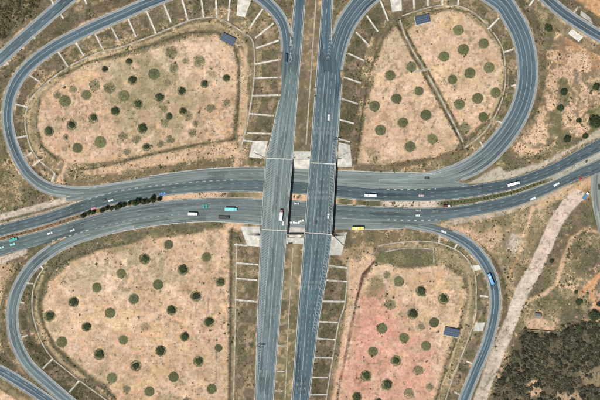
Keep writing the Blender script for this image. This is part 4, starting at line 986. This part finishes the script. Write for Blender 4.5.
# ------------------------------------------------------------------ foliage
def leaf_cloud(name, blobs, n, leaf, cols, seed, up=0.6):
    """leaf-sized quads spread over and through a set of ellipsoids (x, y, z, rx, rz)"""
    r = np.random.default_rng(seed)
    vol = np.array([b[3] ** 2 for b in blobs]); pk = r.choice(len(blobs), n, p=vol / vol.sum())
    B = np.array(blobs)[pk]
    d = r.normal(size=(n, 3)); d[:, 2] = np.abs(d[:, 2]) * 0.9 - 0.25; d /= np.linalg.norm(d, axis=1)[:, None]
    rad = r.uniform(0.62, 1.06, n) ** 0.6
    c = B[:, :3] + d * np.column_stack([B[:, 3], B[:, 3], B[:, 4]]) * rad[:, None]
    nn = d + r.normal(scale=0.55, size=(n, 3)); nn[:, 2] += up; nn /= np.linalg.norm(nn, axis=1)[:, None]
    u = np.cross(nn, r.normal(size=(n, 3))); u /= np.linalg.norm(u, axis=1)[:, None]; v = np.cross(nn, u)
    s = leaf * r.uniform(0.6, 1.4, n)[:, None]
    V = np.stack([c - u * s, c - v * s * 0.6, c + u * s, c + v * s * 0.6], 1).reshape(-1, 3)
    V[:, 2] = np.maximum(V[:, 2], 0.02)
    F = np.arange(n * 4).reshape(n, 4)
    w = r.random((n, 1)); tone = r.uniform(0.7, 1.35, (n, 1)) * (0.8 + 0.4 * r.random(len(blobs))[pk])[:, None]
    t = np.clip((np.array(cols[0]) * (1 - w) + np.array(cols[1]) * w) * tone, 0, 1)
    return mesh_np(name, V, F, np.repeat(t, 4, 0))
def trunk_mesh(name, h, r, seed, limbs=4):
    rr = random.Random(seed); m = MB()
    m.tube((0, 0, -0.3), (0.05, 0.03, h * 0.55), r, r * 0.7, 7)
    for k in range(limbs):
        t = 2 * math.pi * (k + rr.random() * 0.6) / limbs; q = h * rr.uniform(0.5, 0.62)
        m.tube((0.05, 0.03, h * 0.5), (math.cos(t) * q * 0.7, math.sin(t) * q * 0.7, h * 0.85), r * 0.55, r * 0.2, 5)
    return m.mesh(name)
def blobset(seed, R, h, n, spread=0.5, core=0.75):
    r = random.Random(seed); out = [(0, 0, h * 0.45, R * core, h * 0.5)]
    for k in range(n):
        t = 2 * math.pi * (k + r.random()) / n; q = R * spread * r.uniform(0.7, 1.15); s = R * r.uniform(0.32, 0.55)
        out.append((math.cos(t) * q, math.sin(t) * q, h * r.uniform(0.3, 0.6), s, h * r.uniform(0.28, 0.45)))
    return out
D_CROWN = []; O_CROWN = []; F_CROWN = []; TRK = []; OTRK = []
DG = ((0.026, 0.044, 0.017), (0.085, 0.1, 0.042)); OG = ((0.085, 0.095, 0.045), (0.16, 0.16, 0.08)); FG = ((0.13, 0.125, 0.065), (0.24, 0.21, 0.12))
for k in range(6):
    D_CROWN.append(leaf_cloud('crown', blobset(k, 1.0, 1.0, 8, 0.55, 0.74), 1300, 0.08, DG, 100 + k))
    oc = ((OG[0][0] * (0.8 + 0.12 * k), OG[0][1] * (0.8 + 0.1 * k), OG[0][2]), OG[1])
    O_CROWN.append(leaf_cloud('crown', [(0, 0, 0.02, 0.98, 0.24), (0, 0, 0.1, 0.5, 0.3)] + [(0.6 * math.cos(q + k), 0.6 * math.sin(q + k), 0.06, 0.36, 0.17) for q in np.arange(0, 6.2, 0.7)], 1700, 0.055, oc, 200 + k, 2.6))
    F_CROWN.append(leaf_cloud('crown', blobset(40 + k, 1.0, 0.35, 8, 0.62, 0.6), 620, 0.05, FG, 300 + k, 2.2))
    TRK.append(trunk_mesh('trunk', 1.0, 0.07, k)); OTRK.append(trunk_mesh('stem', 0.45, 0.05, k, 5))
def ring_cloud(seed):
    r = random.Random(seed); return leaf_cloud('weed_ring', [(q * math.cos(t), q * math.sin(t), 0.03, 0.13, 0.1) for t, q in ((i * 0.2 + r.random() * 0.2, r.uniform(0.78, 1.0)) for i in range(32))], 520, 0.05, ((0.1, 0.105, 0.05), (0.19, 0.175, 0.095)), seed, 2.2)
RINGS = [ring_cloud(700 + k) for k in range(4)]
for me in D_CROWN + O_CROWN + F_CROWN + RINGS: me.materials.append(M['leaf'])
for me in TRK + OTRK: me.materials.append(M['bark'])
NAMES = {'d': ('round_tree', 'dark green round tree', 'tree'), 'o': ('round_shrub', 'olive low round shrub', 'shrub'), 'f': ('dry_shrub', 'faint dry sparse shrub', 'shrub')}
for fld, lst in TREES.items():
    ys = sorted(q[1] for q in lst); c1, c2 = ys[len(ys) // 3], ys[2 * len(ys) // 3]
    groups = {}
    for q in lst: groups.setdefault((q[3], 0 if q[1] < c1 else 1 if q[1] < c2 else 2), []).append(q)
    for (k, bnd), qs in groups.items():
        for i, (cx, cy, r, _) in enumerate(sorted(qs)):
            nm, desc, cat = NAMES[k]
            x, y = wx(cx), wy(cy)
            root = empty(nm, (x, y, float(tz(x, y))), random.random() * 6.28)
            tag(root, f'{desc} in the {fld} loop field, {ORD[i]} from left in its {("top", "middle", "bottom")[bnd]} third', cat, f'{nm.replace("_", " ")}s planted in the {fld} loop field')
            v = random.randrange(6); R = r * S * {'d': 0.8, 'o': 0.98, 'f': 0.95}[k] * (random.uniform(0.84, 1.12) if k == 'd' else random.uniform(0.92, 1.05))
            t_ = obj('trunk' if k == 'd' else 'stem', (TRK if k == 'd' else OTRK)[v], None, root); c_ = obj('crown', {'d': D_CROWN, 'o': O_CROWN, 'f': F_CROWN}[k][v], None, root)
            hs = R * {'d': 0.95, 'o': 0.75, 'f': 0.55}[k] * random.uniform(0.85, 1.1)
            for q in (t_, c_): q.scale = (R, R * random.uniform(0.93, 1.05), hs)
            if k == 'd':
                q = obj('weed_ring', RINGS[i % 4], None, root); q['kind'] = 'stuff'; q.scale = (r * S, r * S, r * S); q.rotation_euler = (0, 0, random.random() * 6)

# median trees, median shrubs
MT = [leaf_cloud('crown', [(0, 0, 1.0, 0.95, 0.9), (0.2, 0.1, 2.0, 0.8, 1.0), (-0.1, 0.15, 3.0, 0.55, 1.0)] + [(random.uniform(-.7, .7), random.uniform(-.7, .7), random.uniform(0.8, 2.4), 0.5, 0.6) for _ in range(5)], 420, 0.2, ((0.012, 0.024, 0.01), (0.03, 0.045, 0.016)), 400 + k) for k in range(4)]
for me in MT: me.materials.append(M['leaf'])
MTK = trunk_mesh('trunk', 3.2, 0.13, 5); MTK.materials.append(M['bark'])
mtx = [83.5, 89, 94.5, 101, 106.5, 111, 115.5, 120, 124.5, 129, 134, 139, 143.5, 148.5, 153.5, 158]
for i, x in enumerate(mtx):
    y = (np.interp(x, xm, mt) + np.interp(x, xm, mb)) / 2 + random.uniform(-1.1, 1.1); x += random.uniform(-1.2, 1.2)
    root = empty('median_tree', (wx(x), wy(y), 0.14), random.random() * 6)
    tag(root, f'dark bushy tree in the row on the central reservation, {ORD[i]} from left', 'tree', 'dark trees on the central reservation')
    s = random.uniform(1.55, 2.5)
    t_ = obj('trunk', MTK, None, root); c_ = obj('crown', MT[i % 4], None, root)
    for q in (t_, c_): q.scale = (s, s, s * random.uniform(0.75, 1.05))
MS = [leaf_cloud('foliage', blobset(60 + k, 1.0, 0.8, 6), 130, 0.17, ((0.035, 0.05, 0.02), (0.09, 0.1, 0.045)), 500 + k) for k in range(3)]
for me in MS: me.materials.append(M['leaf'])
STM = trunk_mesh('stem', 0.8, 0.05, 9); STM.materials.append(M['bark'])
def shrubrow(xs, label, group, r0):
    for i, x in enumerate(xs):
        y = (np.interp(x, xm, mt) + np.interp(x, xm, mb)) / 2 + random.uniform(-0.25, 0.25)
        root = empty('median_shrub', (wx(x), wy(y), 0.14), random.random() * 6)
        tag(root, f'{label}, {ORD[i]} from left', 'shrub', group)
        for me, nm in ((MS[i % 3], 'foliage'), (STM, 'stem')):
            q = obj(nm, me, None, root); s = r0 * random.uniform(0.7, 1.25); q.scale = (s, s, s)
shrubrow(np.arange(4, 80, 4.3), 'small dark shrub on the brown central reservation at left', 'shrubs on the brown central reservation', 0.75)
shrubrow(np.arange(438, 544, 3.3), 'dark clipped shrub in the central reservation hedge at right', 'hedge shrubs on the central reservation at right', 1.0)

# single trees and bushes on the right-hand side
BT = [leaf_cloud('crown', blobset(80 + k, 1.0, 1.1, 9, 0.6), 900, 0.1, ((0.02, 0.034, 0.014), (0.055, 0.07, 0.028)), 600 + k) for k in range(4)]
for me in BT: me.materials.append(M['leaf'])
for i, (x, y, r, lab) in enumerate([(594.5, 122, 6.5, 'large dark tree at the right edge above the main road'), (563.5, 92, 4, 'green bushy tree in sandy ground right of the upper right loop'),
        (560.5, 108, 3.6, 'small green tree below the bushy one, right of the upper right loop'), (567, 139, 4.2, 'spreading dark bush just above the main road at right'), (578.5, 120.5, 2.8, 'lone small bush on pale sand at right'),
        (596, 87, 3.6, 'brown-green bush at the right edge, upper part'), (578.3, 302, 3.6, 'small dark tree left of the round orange track'), (593.5, 315.5, 6, 'large dark green tree below the round orange track'),
        (551.5, 261, 2.4, 'lone dark bush beside the pale dirt road'), (579, 329, 4.5, 'dark green tree on the upper edge of the dark scrub'), (600, 304, 3.4, 'dark tree on the right edge inside the orange track'),
        (548, 28, 4.5, 'grey-green tree between the upper right loop and slip road'), (585, 136, 3, 'dark bush at the right beside the road verge'), (576, 292, 2.2, 'little bush at the end of the brown gully')]):
    wxx, wyy = wx(x), wy(y)
    root = empty('broadleaf_tree' if r > 3.3 else 'bush', (wxx, wyy, float(tz(wxx, wyy))), random.random() * 6); tag(root, lab, 'tree' if r > 3.3 else 'bush')
    t_ = obj('trunk', TRK[i % 6], None, root); c_ = obj('crown', BT[i % 4], None, root)
    for q in (t_, c_): q.scale = (r * S, r * S * random.uniform(0.85, 1.1), r * S * 0.9)

# ground cover that nobody could count
def tufts(name, n, density, rad, blades, cols, label, seed, hgt=0.7, area=(-12, 612, -10, 410), zone_fn=None, leaf=1.0):
    r = np.random.default_rng(seed)
    px = r.uniform(area[0], area[1], n * 3); py = r.uniform(area[2], area[3], n * 3)
    x, y = wx(px), wy(py)
    d = pick(density, x, y)
    if zone_fn is not None: d = d * zone_fn(px, py)
    k = np.nonzero(r.random(n * 3) < d)[0][:n]
    x, y = x[k], y[k]; z = tz(x, y); n = len(k)
    g = pick(G, x, y)
    R = rad[0] + (rad[1] - rad[0]) * r.random(n) ** 2.2
    th = r.uniform(0, 6.283, (n, blades)); q = R[:, None] * np.sqrt(r.random((n, blades))) * 0.75
    cx = x[:, None] + np.cos(th) * q; cy = y[:, None] + np.sin(th) * q; cz = z[:, None] + R[:, None] * hgt * (1.05 - (q / R[:, None]) ** 1.5) * r.uniform(0.4, 1, (n, blades))
    c = np.stack([cx, cy, cz], -1).reshape(-1, 3); m = len(c)
    nn = r.normal(scale=0.6, size=(m, 3)); nn[:, 2] = np.abs(nn[:, 2]) + 0.6; nn /= np.linalg.norm(nn, axis=1)[:, None]
    u = np.cross(nn, r.normal(size=(m, 3))); u /= np.linalg.norm(u, axis=1)[:, None]; v = np.cross(nn, u)
    s = (np.repeat(R, blades) * r.uniform(0.35, 0.8, m))[:, None] * leaf
    V = np.stack([c - u * s, c + u * s * 0.8 - v * s * 0.6, c + v * s], 1).reshape(-1, 3)
    w = r.random((n, 1)) ** 1.3; col = np.array(cols[0]) * (1 - w) + np.array(cols[1]) * w
    col = np.repeat(col * r.uniform(0.75, 1.25, (n, 1)), blades, 0) * r.uniform(0.8, 1.2, (m, 1))
    e = obj(name, mesh_np(name, V, np.arange(m * 3).reshape(m, 3), np.repeat(col, 3, 0)), M['grass'])
    return tag(e, label, kind='stuff')
dens = clear * np.clip(veg, 0, 1) ** 1.5 * sstep(0.33, 0.6, n_b * 0.55 + n_c * 0.45)
tufts('dry_grass', 110000, dens, (0.2, 0.75), 5, ((0.1, 0.095, 0.05), (0.26, 0.21, 0.13)), 'dry grass tufts on banks, verges and rough ground', 11)
tufts('low_weeds', 16000, np.clip(dens * 1.2, 0, 1) * sstep(0.45, 0.65, fbm(PX, PY, 14, 8)), (0.4, 1.3), 9, ((0.06, 0.064, 0.03), (0.15, 0.135, 0.07)), 'low green weeds on banks and rough ground', 12, 0.8)
dd = np.minimum(np.min(np.stack([DD[k] for k in DD]), 0), np.abs(dcut - 2.8))
tufts('ditch_weeds', 9500, np.exp(-(dd / 0.95) ** 2) * sstep(0.36, 0.5, n_b) * clear * (near > 2), (0.35, 1.1), 8, ((0.05, 0.048, 0.025), (0.12, 0.1, 0.055)), 'dark weeds growing along the ditches round the fields', 15, 0.7)
scr = [(521,331),(545,334),(558,334),(575,322),(640,316),(640,420),(488,420),(497,385),(510,355)]
def inscr(px, py): return np.clip(1.0 - sstep(-3, 5, poly_sdf(px, py, scr) + 9 * (fbm(px, py, 7, 3) - 0.5)), 0, 1)
tufts('dark_scrub', 3000, np.where(G.sum(-1) < 0.36, 1.0, 0.15) * (0.12 + 0.88 * sstep(0.4, 0.52, n_b)), (0.6, 3.0), 34, ((0.03, 0.034, 0.02), (0.15, 0.13, 0.085)), 'dense dark scrub in the lower right corner', 13, 1.1, (482, 614, 312, 412), inscr, 0.5)
dead = [(-30,-30),(48,-30),(40,6),(18,24),(-30,64)]
tufts('dead_scrub', 700, np.ones(X.shape), (0.7, 2.4), 24, ((0.035, 0.034, 0.018), (0.13, 0.11, 0.06)), 'dark brown dead scrub in the upper left corner', 14, 0.9, (-12, 55, -12, 66), lambda a, b: np.clip(1.0 - sstep(-5, 5, poly_sdf(a, b, dead) + 12 * (fbm(a, b, 7, 3) - 0.5)), 0, 1), 0.6)

# ------------------------------------------------------------------ solar arrays
def solar(px, py, ang, cols, rows, pw, ph, label):
    x, y = wx(px), wy(py); z0 = float(tz(x, y))
    root = empty('solar_array', (x, y, z0), math.radians(ang)); tag(root, label, 'solar array', 'solar arrays beside the loop fields')
    W_, D_ = cols * pw, rows * ph; tilt = math.radians(11)
    for sx in (-0.42, 0, 0.42):
        for sy in (-0.4, 0.4):
            m = MB(); m.tube((sx * W_, sy * D_, -0.3), (sx * W_, sy * D_, 1.7 + sy * D_ * math.tan(tilt)), 0.09, 0.09, 6); m.build('post', M['steel'], root)
    def P(u, v, h): return (u, v * math.cos(tilt), 1.8 + v * math.sin(tilt) + h)
    for v in (-0.38 * D_, 0, 0.38 * D_):
        m = MB(); a = P(-W_ / 2, v - 0.08, -0.16); b = P(W_ / 2, v + 0.08, -0.04); m.box(a[0], b[0], a[1], b[1], min(a[2], b[2]), max(a[2], b[2])); m.build('rail', M['steel'], root)
    g = 0.07
    mp = MB(); w2, h2 = pw / 2 - g, ph / 2 - g * 1.6
    mp.box(-w2, w2, -h2, h2, -0.03, 0.03); pme = mp.mesh('panel'); pme.materials.append(M['cell'])
    mf = MB()
    for a, b, c, d in ((-w2 - .05, w2 + .05, h2, h2 + .09), (-w2 - .05, w2 + .05, -h2 - .09, -h2), (-w2 - .05, -w2, -h2, h2), (w2, w2 + .05, -h2, h2)): mf.box(a, b, c, d, -0.04, 0.045)
    fme = mf.mesh('frame'); fme.materials.append(M['frame'])
    for i in range(cols):
        for j in range(rows):
            o = obj('panel', pme, None, root); o.location = P((i + .5) * pw - W_ / 2, (j + .5) * ph - D_ / 2, 0); o.rotation_euler = (tilt, 0, 0)
            obj('frame', fme, None, o)
    # sub-base
    m = MB(); m.box(-W_ / 2 - 0.4, W_ / 2 + 0.4, -D_ / 2 - 0.4, D_ / 2 + 0.4, -0.5, 0.08); m.build('base_slab', M['concrete'], root)
def cell_mat():
    m, nt, b = new_mat('solar cells', 0.55, 0.15)
    tc = N(nt, 'ShaderNodeTexCoord'); br = N(nt, 'ShaderNodeTexBrick', Scale=2.2)
    br.offset = 0; br.inputs['Color1'].default_value = (0.032, 0.055, 0.092, 1); br.inputs['Color2'].default_value = (0.038, 0.062, 0.1, 1); br.inputs['Mortar'].default_value = (0.06, 0.085, 0.12, 1)
    br.inputs['Mortar Size'].default_value = 0.03; br.inputs['Brick Width'].default_value = 0.5; br.inputs['Row Height'].default_value = 0.5
    nt.links.new(tc.outputs['Object'], br.inputs['Vector']); nt.links.new(br.outputs[0], b.inputs['Base Color'])
    return m
M['cell'] = cell_mat()
M['frame'] = plain('panel frame', (0.15, 0.18, 0.22), 0.7, 0.1, 1.0, 0.1)
solar(228, 39.3, -27, 6, 4, 2.05, 1.75, 'blue solar array at the top corner of the upper left field')
solar(422.3, 19.6, 14, 6, 4, 2.05, 1.7, 'blue solar array at the top of the upper right field')
solar(451.2, 332.2, -12, 6, 4, 2.1, 1.75, 'grey-blue solar array at the right edge of the lower right field')

# ------------------------------------------------------------------ vehicles
def wheels(root, xs, hw, r, w=0.24):
    for x in xs:
        for s in (-1, 1):
            m = MB(); m.tube((x, s * (hw - w), r), (x, s * hw, r), r, r, 12); wo = m.build('wheel', M['tyre'], root)
            m = MB(); m.tube((x, s * (hw - w * 0.3), r), (x, s * (hw + 0.01), r), r * 0.55, r * 0.55, 8); m.build('rim', M['steel'], wo)
def place(root, px, py, ang, z): root.location = (wx(px), wy(py), z); root.rotation_euler = (0, 0, math.radians(ang))
def car(px, py, ang, col, label, z=0.02, L=4.6, cat='car'):
    root = empty('car'); tag(root, label, cat)
    mat = paint('car paint %.2f %.2f %.2f' % col, col); h = L / 2; w = 0.92
    m = MB(); m.box(-h, h, -w, w, 0.28, 0.82, 0.1, 0.06, 0.1); body = m.build('body', mat, root, 0.09)
    m = MB(); m.box(-h * 0.72, h * 0.34, -w + 0.12, w - 0.12, 0.8, 1.36, 0.5, 0.13, 0.25); m.build('window', M['glass'], root, 0.03)
    m = MB(); m.box(-h * 0.72 + 0.18, h * 0.34 - 0.42, -w + 0.2, w - 0.2, 1.34, 1.43, 0.08, 0.05); m.build('roof', mat, root, 0.03)
    m = MB(); m.box(h * 0.36, h - 0.12, -w + 0.14, w - 0.14, 0.80, 0.87, 0.1, 0.06); m.build('bonnet', mat, root, 0.02)
    for s in (-1, 1):
        m = MB(); m.box(h - 0.1, h + 0.02, s * 0.6 - 0.2, s * 0.6 + 0.2, 0.55, 0.72); m.build('headlight', M['lamp'], root)
        m = MB(); m.box(-h - 0.02, -h + 0.1, s * 0.62 - 0.18, s * 0.62 + 0.18, 0.58, 0.75); m.build('tail_light', M['tail'], root)
        m = MB(); m.box(h * 0.2, h * 0.2 + 0.15, s * (w + 0.08) - 0.1, s * (w + 0.08) + 0.1, 0.82, 0.96); m.build('mirror', mat, root)
    wheels(root, (-h * 0.62, h * 0.62), w, 0.33)
    place(root, px, py, ang, z); return root
def truck(px, py, ang, cabc, boxc, label, z=0.02, L=10.0, W=2.5, H=3.5, flat=False, cat='truck'):
    root = empty('truck'); tag(root, label, cat)
    h = L / 2; w = W / 2; cm = paint('cab paint %.2f %.2f %.2f' % cabc, cabc); bm_ = paint('box paint %.2f %.2f %.2f' % boxc, boxc)
    m = MB(); m.box(-h, h - 0.3, -w * 0.45, w * 0.45, 0.6, 0.95); m.build('chassis', M['dark'], root)
    m = MB(); m.box(h - 2.1, h, -w + 0.06, w - 0.06, 0.55, 2.75, 0.28, 0.08, 0.02); cab = m.build('cab', cm, root, 0.08)
    m = MB(); m.box(h - 0.42, h - 0.07, -w + 0.22, w - 0.22, 1.6, 2.4, 0.12, 0.04, 0.0); m.build('windscreen', M['glass'], cab)
    m = MB(); m.box(h - 1.6, h - 0.6, -w + 0.03, w - 0.03, 1.55, 2.25, 0.1, 0.03); m.build('side_window', M['glass'], cab)
    if flat:
        m = MB(); m.box(-h, h - 2.3, -w, w, 1.0, 1.25); b = m.build('flat_bed', bm_, root, 0.03)
        for s in (-1, 1):
            m = MB(); m.box(-h, h - 2.3, s * (w - 0.05) - 0.04, s * (w - 0.05) + 0.04, 1.25, 1.75); m.build('side_board', bm_, b)
    else:
        m = MB(); m.box(-h, h - 2.25, -w, w, 1.0, H); b = m.build('cargo_box', bm_, root, 0.05)
        for x in np.linspace(-h + 1, h - 3.2, 6):
            m = MB(); m.box(x - 0.05, x + 0.05, -w + 0.02, w - 0.02, H - 0.01, H + 0.05); m.build('roof_rib', bm_, b)
        for s in (-1, 1):
            m = MB(); m.box(-h - 0.05, -h + 0.02, s * w * 0.5 - w * 0.46, s * w * 0.5 + w * 0.46, 1.1, H - 0.1); m.build('rear_door', bm_, b)
    for s in (-1, 1):
        m = MB(); m.box(h - 0.06, h + 0.03, s * 0.8 - 0.2, s * 0.8 + 0.2, 0.75, 1.0); m.build('headlight', M['lamp'], cab)
    wheels(root, (h - 1.2, -h + 1.3, -h + 2.5), w - 0.02, 0.48, 0.32)
    place(root, px, py, ang, z); return root
def bus(px, py, ang, col, label, z=0.02, L=10.5, W=2.5, H=3.1, stripe=None):
    root = empty('bus'); tag(root, label, 'bus'); h = L / 2; w = W / 2; cm = paint('bus paint %.2f %.2f %.2f' % col, col)
    m = MB(); m.box(-h, h, -w, w, 0.45, H, 0.15, 0.1, 0.06); body = m.build('body', cm, root, 0.1)
    for s in (-1, 1):
        for x in np.linspace(-h + 0.9, h - 1.9, 7):
            m = MB(); m.box(x - 0.5, x + 0.5, s * (w - 0.05) - 0.035, s * (w - 0.05) + 0.035, 1.5, 2.4); m.build('window', M['glass'], root)
    m = MB(); m.box(h - 0.16, h + 0.02, -w + 0.2, w - 0.2, 1.3, 2.5, 0.1, 0.05); m.build('windscreen', M['glass'], root)
    m = MB(); m.box(-h * 0.5, -h * 0.15, -0.7, 0.7, H - 0.01, H + 0.22, 0.1, 0.1); m.build('roof_unit', paint('roof white', (0.7, 0.72, 0.72)), root, 0.03)
    m = MB(); m.box(h * 0.3, h * 0.4, -0.4, 0.4, H - 0.01, H + 0.1); m.build('roof_hatch', M['dark'], root)
    for s in (-1, 1):
        m = MB(); m.box(h - 0.08, h + 0.03, s * 0.85 - 0.2, s * 0.85 + 0.2, 0.7, 0.95); m.build('headlight', M['lamp'], root)
    wheels(root, (h - 2.1, -h + 2.4), w - 0.02, 0.48, 0.3)
    place(root, px, py, ang, z); return root
WHITE = (0.66, 0.67, 0.68); GREY = (0.3, 0.31, 0.32); BLACK = (0.02, 0.021, 0.023); BLUE = (0.05, 0.16, 0.38); TEAL = (0.03, 0.32, 0.3); RED = (0.4, 0.04, 0.03); SILVER = (0.5, 0.52, 0.54)
truck(231, 209.3, -1, (0.16, 0.55, 0.6), (0.2, 0.62, 0.66), 'turquoise box truck left of the bridges, southern carriageway', L=10.2, W=2.6)
truck(193, 213.9, -2, WHITE, WHITE, 'white box truck on the southern carriageway, left of the turquoise truck', L=8.2, W=2.3, H=2.9)
truck(223.8, 217.4, -2, BLACK, (0.03, 0.03, 0.032), 'black flatbed truck on the lower edge beside the turquoise truck', L=9.2, W=2.4, flat=True)
car(162.5, 193.6, 14, (0.06, 0.2, 0.42), 'blue car on the northern carriageway beside the last median tree', L=5.4)
car(203.6, 206.4, 90, TEAL, 'left of two small teal cars side by side, southern carriageway', L=3.2)
car(206.4, 206.4, 90, TEAL, 'right of two small teal cars side by side, southern carriageway', L=3.2)
car(50, 233.2, 17, WHITE, 'white car on the southern carriageway at far left, ahead of the merge')
car(72.5, 230.2, 17, SILVER, 'pale silver car at the start of the merge at left', L=4.2)
truck(13.8, 239.6, 17, (0.03, 0.35, 0.3), (0.02, 0.3, 0.26), 'green truck at the far left of the southern carriageway', L=7.0, W=2.4, H=2.8)
car(12.6, 244.4, 17, (0.25, 0.55, 0.55), 'pale teal car right below the green truck')
car(1.2, 247.6, 17, (0.3, 0.6, 0.6), 'pale teal car at the left image edge')
car(110.8, 200.4, 196, WHITE, 'white car on the northern carriageway above the median trees')
car(104, 199.8, 196, BLACK, 'black car behind the white one above the median trees', L=4.2)
car(93.6, 208.4, 196, (0.55, 0.22, 0.28), 'pink car beside the first median trees', L=4.2)
car(296.6, 203.4, 0, SILVER, 'silver car in the gap between the bridges, upper of those there', L=4.4)
car(292, 222.4, 0, WHITE, 'left white car in the gap between the bridges, low down')
car(297, 222.6, 2, WHITE, 'middle white car in the gap between the bridges, low down')
car(301.2, 220.9, 18, (0.66, 0.66, 0.64), 'right pale car in the gap between the bridges, low down')
truck(281.2, 215, -95, (0.25, 0.1, 0.08), WHITE, 'white truck driving on the left bridge', NSZ + 0.02, L=9.4, W=2.4, H=3.2).rotation_euler[2] = math.radians(85)
car(283.4, 223.2, -95, WHITE, 'small white car behind the truck on the left bridge', NSZ + 0.02, L=3.6)
car(315.6, 222, 86, (0.04, 0.045, 0.05), 'dark car on the right bridge', NSZ + 0.02, L=4.2)
car(328.3, 216, 86, WHITE, 'white car on the outer lane of the right bridge', NSZ + 0.02, L=4.4)
car(328.7, 117.8, 87, WHITE, 'white car on the right roadway above the bridges', NSZ + 0.02, L=5.2)
truck(286, 59, -92, (0.03, 0.05, 0.07), (0.03, 0.05, 0.075), 'dark blue truck where the upper left loop joins the roadway', NSZ + 0.0, L=7.6, W=2.3, H=2.9)
bus(370.3, 195.4, 178, WHITE, 'white bus on the northern carriageway right of the bridges')
car(421.3, 195.6, 180, (0.5, 0.38, 0.4), 'pinkish grey car on the northern carriageway near the hedge start')
car(427, 178, 178, (0.03, 0.035, 0.04), 'black car on the merging lane of the upper right loop', L=4.4)
car(418.3, 210.3, 0, GREY, 'grey car on the southern carriageway above a white car')
car(435.2, 211, 0, (0.12, 0.15, 0.15), 'dark grey car on the southern carriageway near the hedge start')
car(417.7, 215.4, 0, WHITE, 'small white car on the southern carriageway below the grey car', L=3.6)
truck(446.6, 206.2, 3, (0.7, 0.7, 0.68), (0.1, 0.03, 0.025), 'dark red truck close beside the median hedge', L=6.2, W=2.2, H=2.6)
car(443.7, 231.6, -24, WHITE, 'white car at the start of the lower right slip road')
bus(358, 228.2, 0, (0.62, 0.6, 0.12), 'yellow bus at the roadside right of the bridges', L=10.2)
bus(513.3, 184, 195, (0.82, 0.83, 0.85), 'long white bus on the northern carriageway at right', L=10.4)
car(556.4, 184.4, 30, (0.72, 0.76, 0.8), 'pale van on the southern carriageway at right', L=5.4)
car(533, 198.4, 24, (0.72, 0.75, 0.75), 'white car on the southern carriageway, lower left of the pale van')
truck(585.4, 195.8, 52, (0.65, 0.7, 0.75), (0.07, 0.2, 0.36), 'blue truck parked on bare soil near the side road', L=7.2, W=2.6, H=3.0)
car(580.6, 178.4, 60, RED, 'dark red car at the side road junction', L=4.0)
car(599, 187, 95, (0.04, 0.04, 0.045), 'black car on the side road at the right image edge')
bus(490.3, 279, -67, (0.16, 0.4, 0.68), 'blue bus on the lower right slip road', 1.98, L=9.6)

# ------------------------------------------------------------------ road-side signs
def gantry(px, py, z, arm, label, ang=0):
    x, y = wx(px), wy(py)
    root = empty('sign_gantry', (x, y, z), math.radians(ang)); tag(root, label, 'sign', 'cantilever signs beside the roadways')
    m = MB(); m.tube((0, 0, -0.5), (0, 0, 6.4), 0.2, 0.15, 10); m.build('post', M['steel'], root)
    m = MB(); m.tube((0, 0, 6.0), (arm, 0, 6.2), 0.13, 0.1, 8); m.tube((0, 0, 5.2), (arm, 0, 5.3), 0.1, 0.08, 8); m.build('arm', M['dark'], root)
    m = MB(); s0, s1 = sorted((arm * 0.3, arm)); m.box(s0, s1, -0.32, -0.16, 4.2, 6.9); m.build('sign_panel', M['dark'], root, 0.03)
    m = MB(); m.box(-0.5, 0.5, -0.5, 0.5, -0.5, 0.15); m.build('base', M['concrete'], root, 0.03)
gantry(257.2, 345.5, NSZ - 0.3, 5.6, 'dark cantilever road sign at the edge of the lower left roadway')
gantry(339.4, 140, NSZ - 0.6, -5.2, 'dark cantilever road sign at the edge of the upper right roadway')
def roadsign(px, py, z, label):
    x, y = wx(px), wy(py); root = empty('road_sign', (x, y, z)); tag(root, label, 'sign', 'small post signs beside the roadways')
    m = MB(); m.tube((0, 0, -0.5), (0, 0, 3.0), 0.07, 0.06, 8); m.build('post', M['steel'], root)
    m = MB(); m.box(-0.75, 0.75, -0.14, -0.06, 1.6, 3.1); m.build('sign_panel', M['dark'], root, 0.02)
roadsign(315.2, 88.5, NSZ - 0.2, 'small dark sign left of the upper right roadway, upper of two')
roadsign(314.4, 97, NSZ - 0.2, 'small dark sign left of the upper right roadway, lower of two')
roadsign(315.8, 352, NSZ - 0.4, 'small dark sign right of the lower right roadway')

def hut(px, py, ang, L, W_, H_, label):
    x, y = wx(px), wy(py); root = empty('hut', (x, y, float(tz(x, y))), math.radians(ang)); tag(root, label, 'hut')
    m = MB(); m.box(-L / 2, L / 2, -W_ / 2, W_ / 2, -0.3, H_); m.build('wall', M['concrete'], root)
    m = MB()
    for s in (-1, 1): m.quad((-L / 2 - .3, s * (W_ / 2 + .3), H_ - .05), (L / 2 + .3, s * (W_ / 2 + .3), H_ - .05), (L / 2 + .3, 0, H_ + .8), (-L / 2 - .3, 0, H_ + .8))
    m.build('roof', plain('rusty sheet roof', (0.2, 0.18, 0.16), 0.6, 0.4, 0.8), root)
    m = MB(); m.box(-0.45, 0.45, -W_ / 2 - 0.05, -W_ / 2 + 0.02, 0, 2.0); m.build('door', M['dark'], root)
hut(537.5, 315.8, -4, 5.2, 3.6, 2.4, 'small grey-roofed hut on bare soil above the dark scrub')
def low_wall(pts, label):
    P, _ = spline(pts, 2.0); Wp = world_path(P)
    tag(obj('boundary_wall', profile_mesh('boundary_wall', Wp, tz(Wp[:, 0], Wp[:, 1]), [(0.16, -0.4), (0.16, 1.5), (-0.16, 1.5), (-0.16, -0.4)]), M['bark']), label, 'wall')
low_wall([(523, 329), (540, 330.4), (556, 331.8)], 'brown boundary wall along the top of the dark scrub')
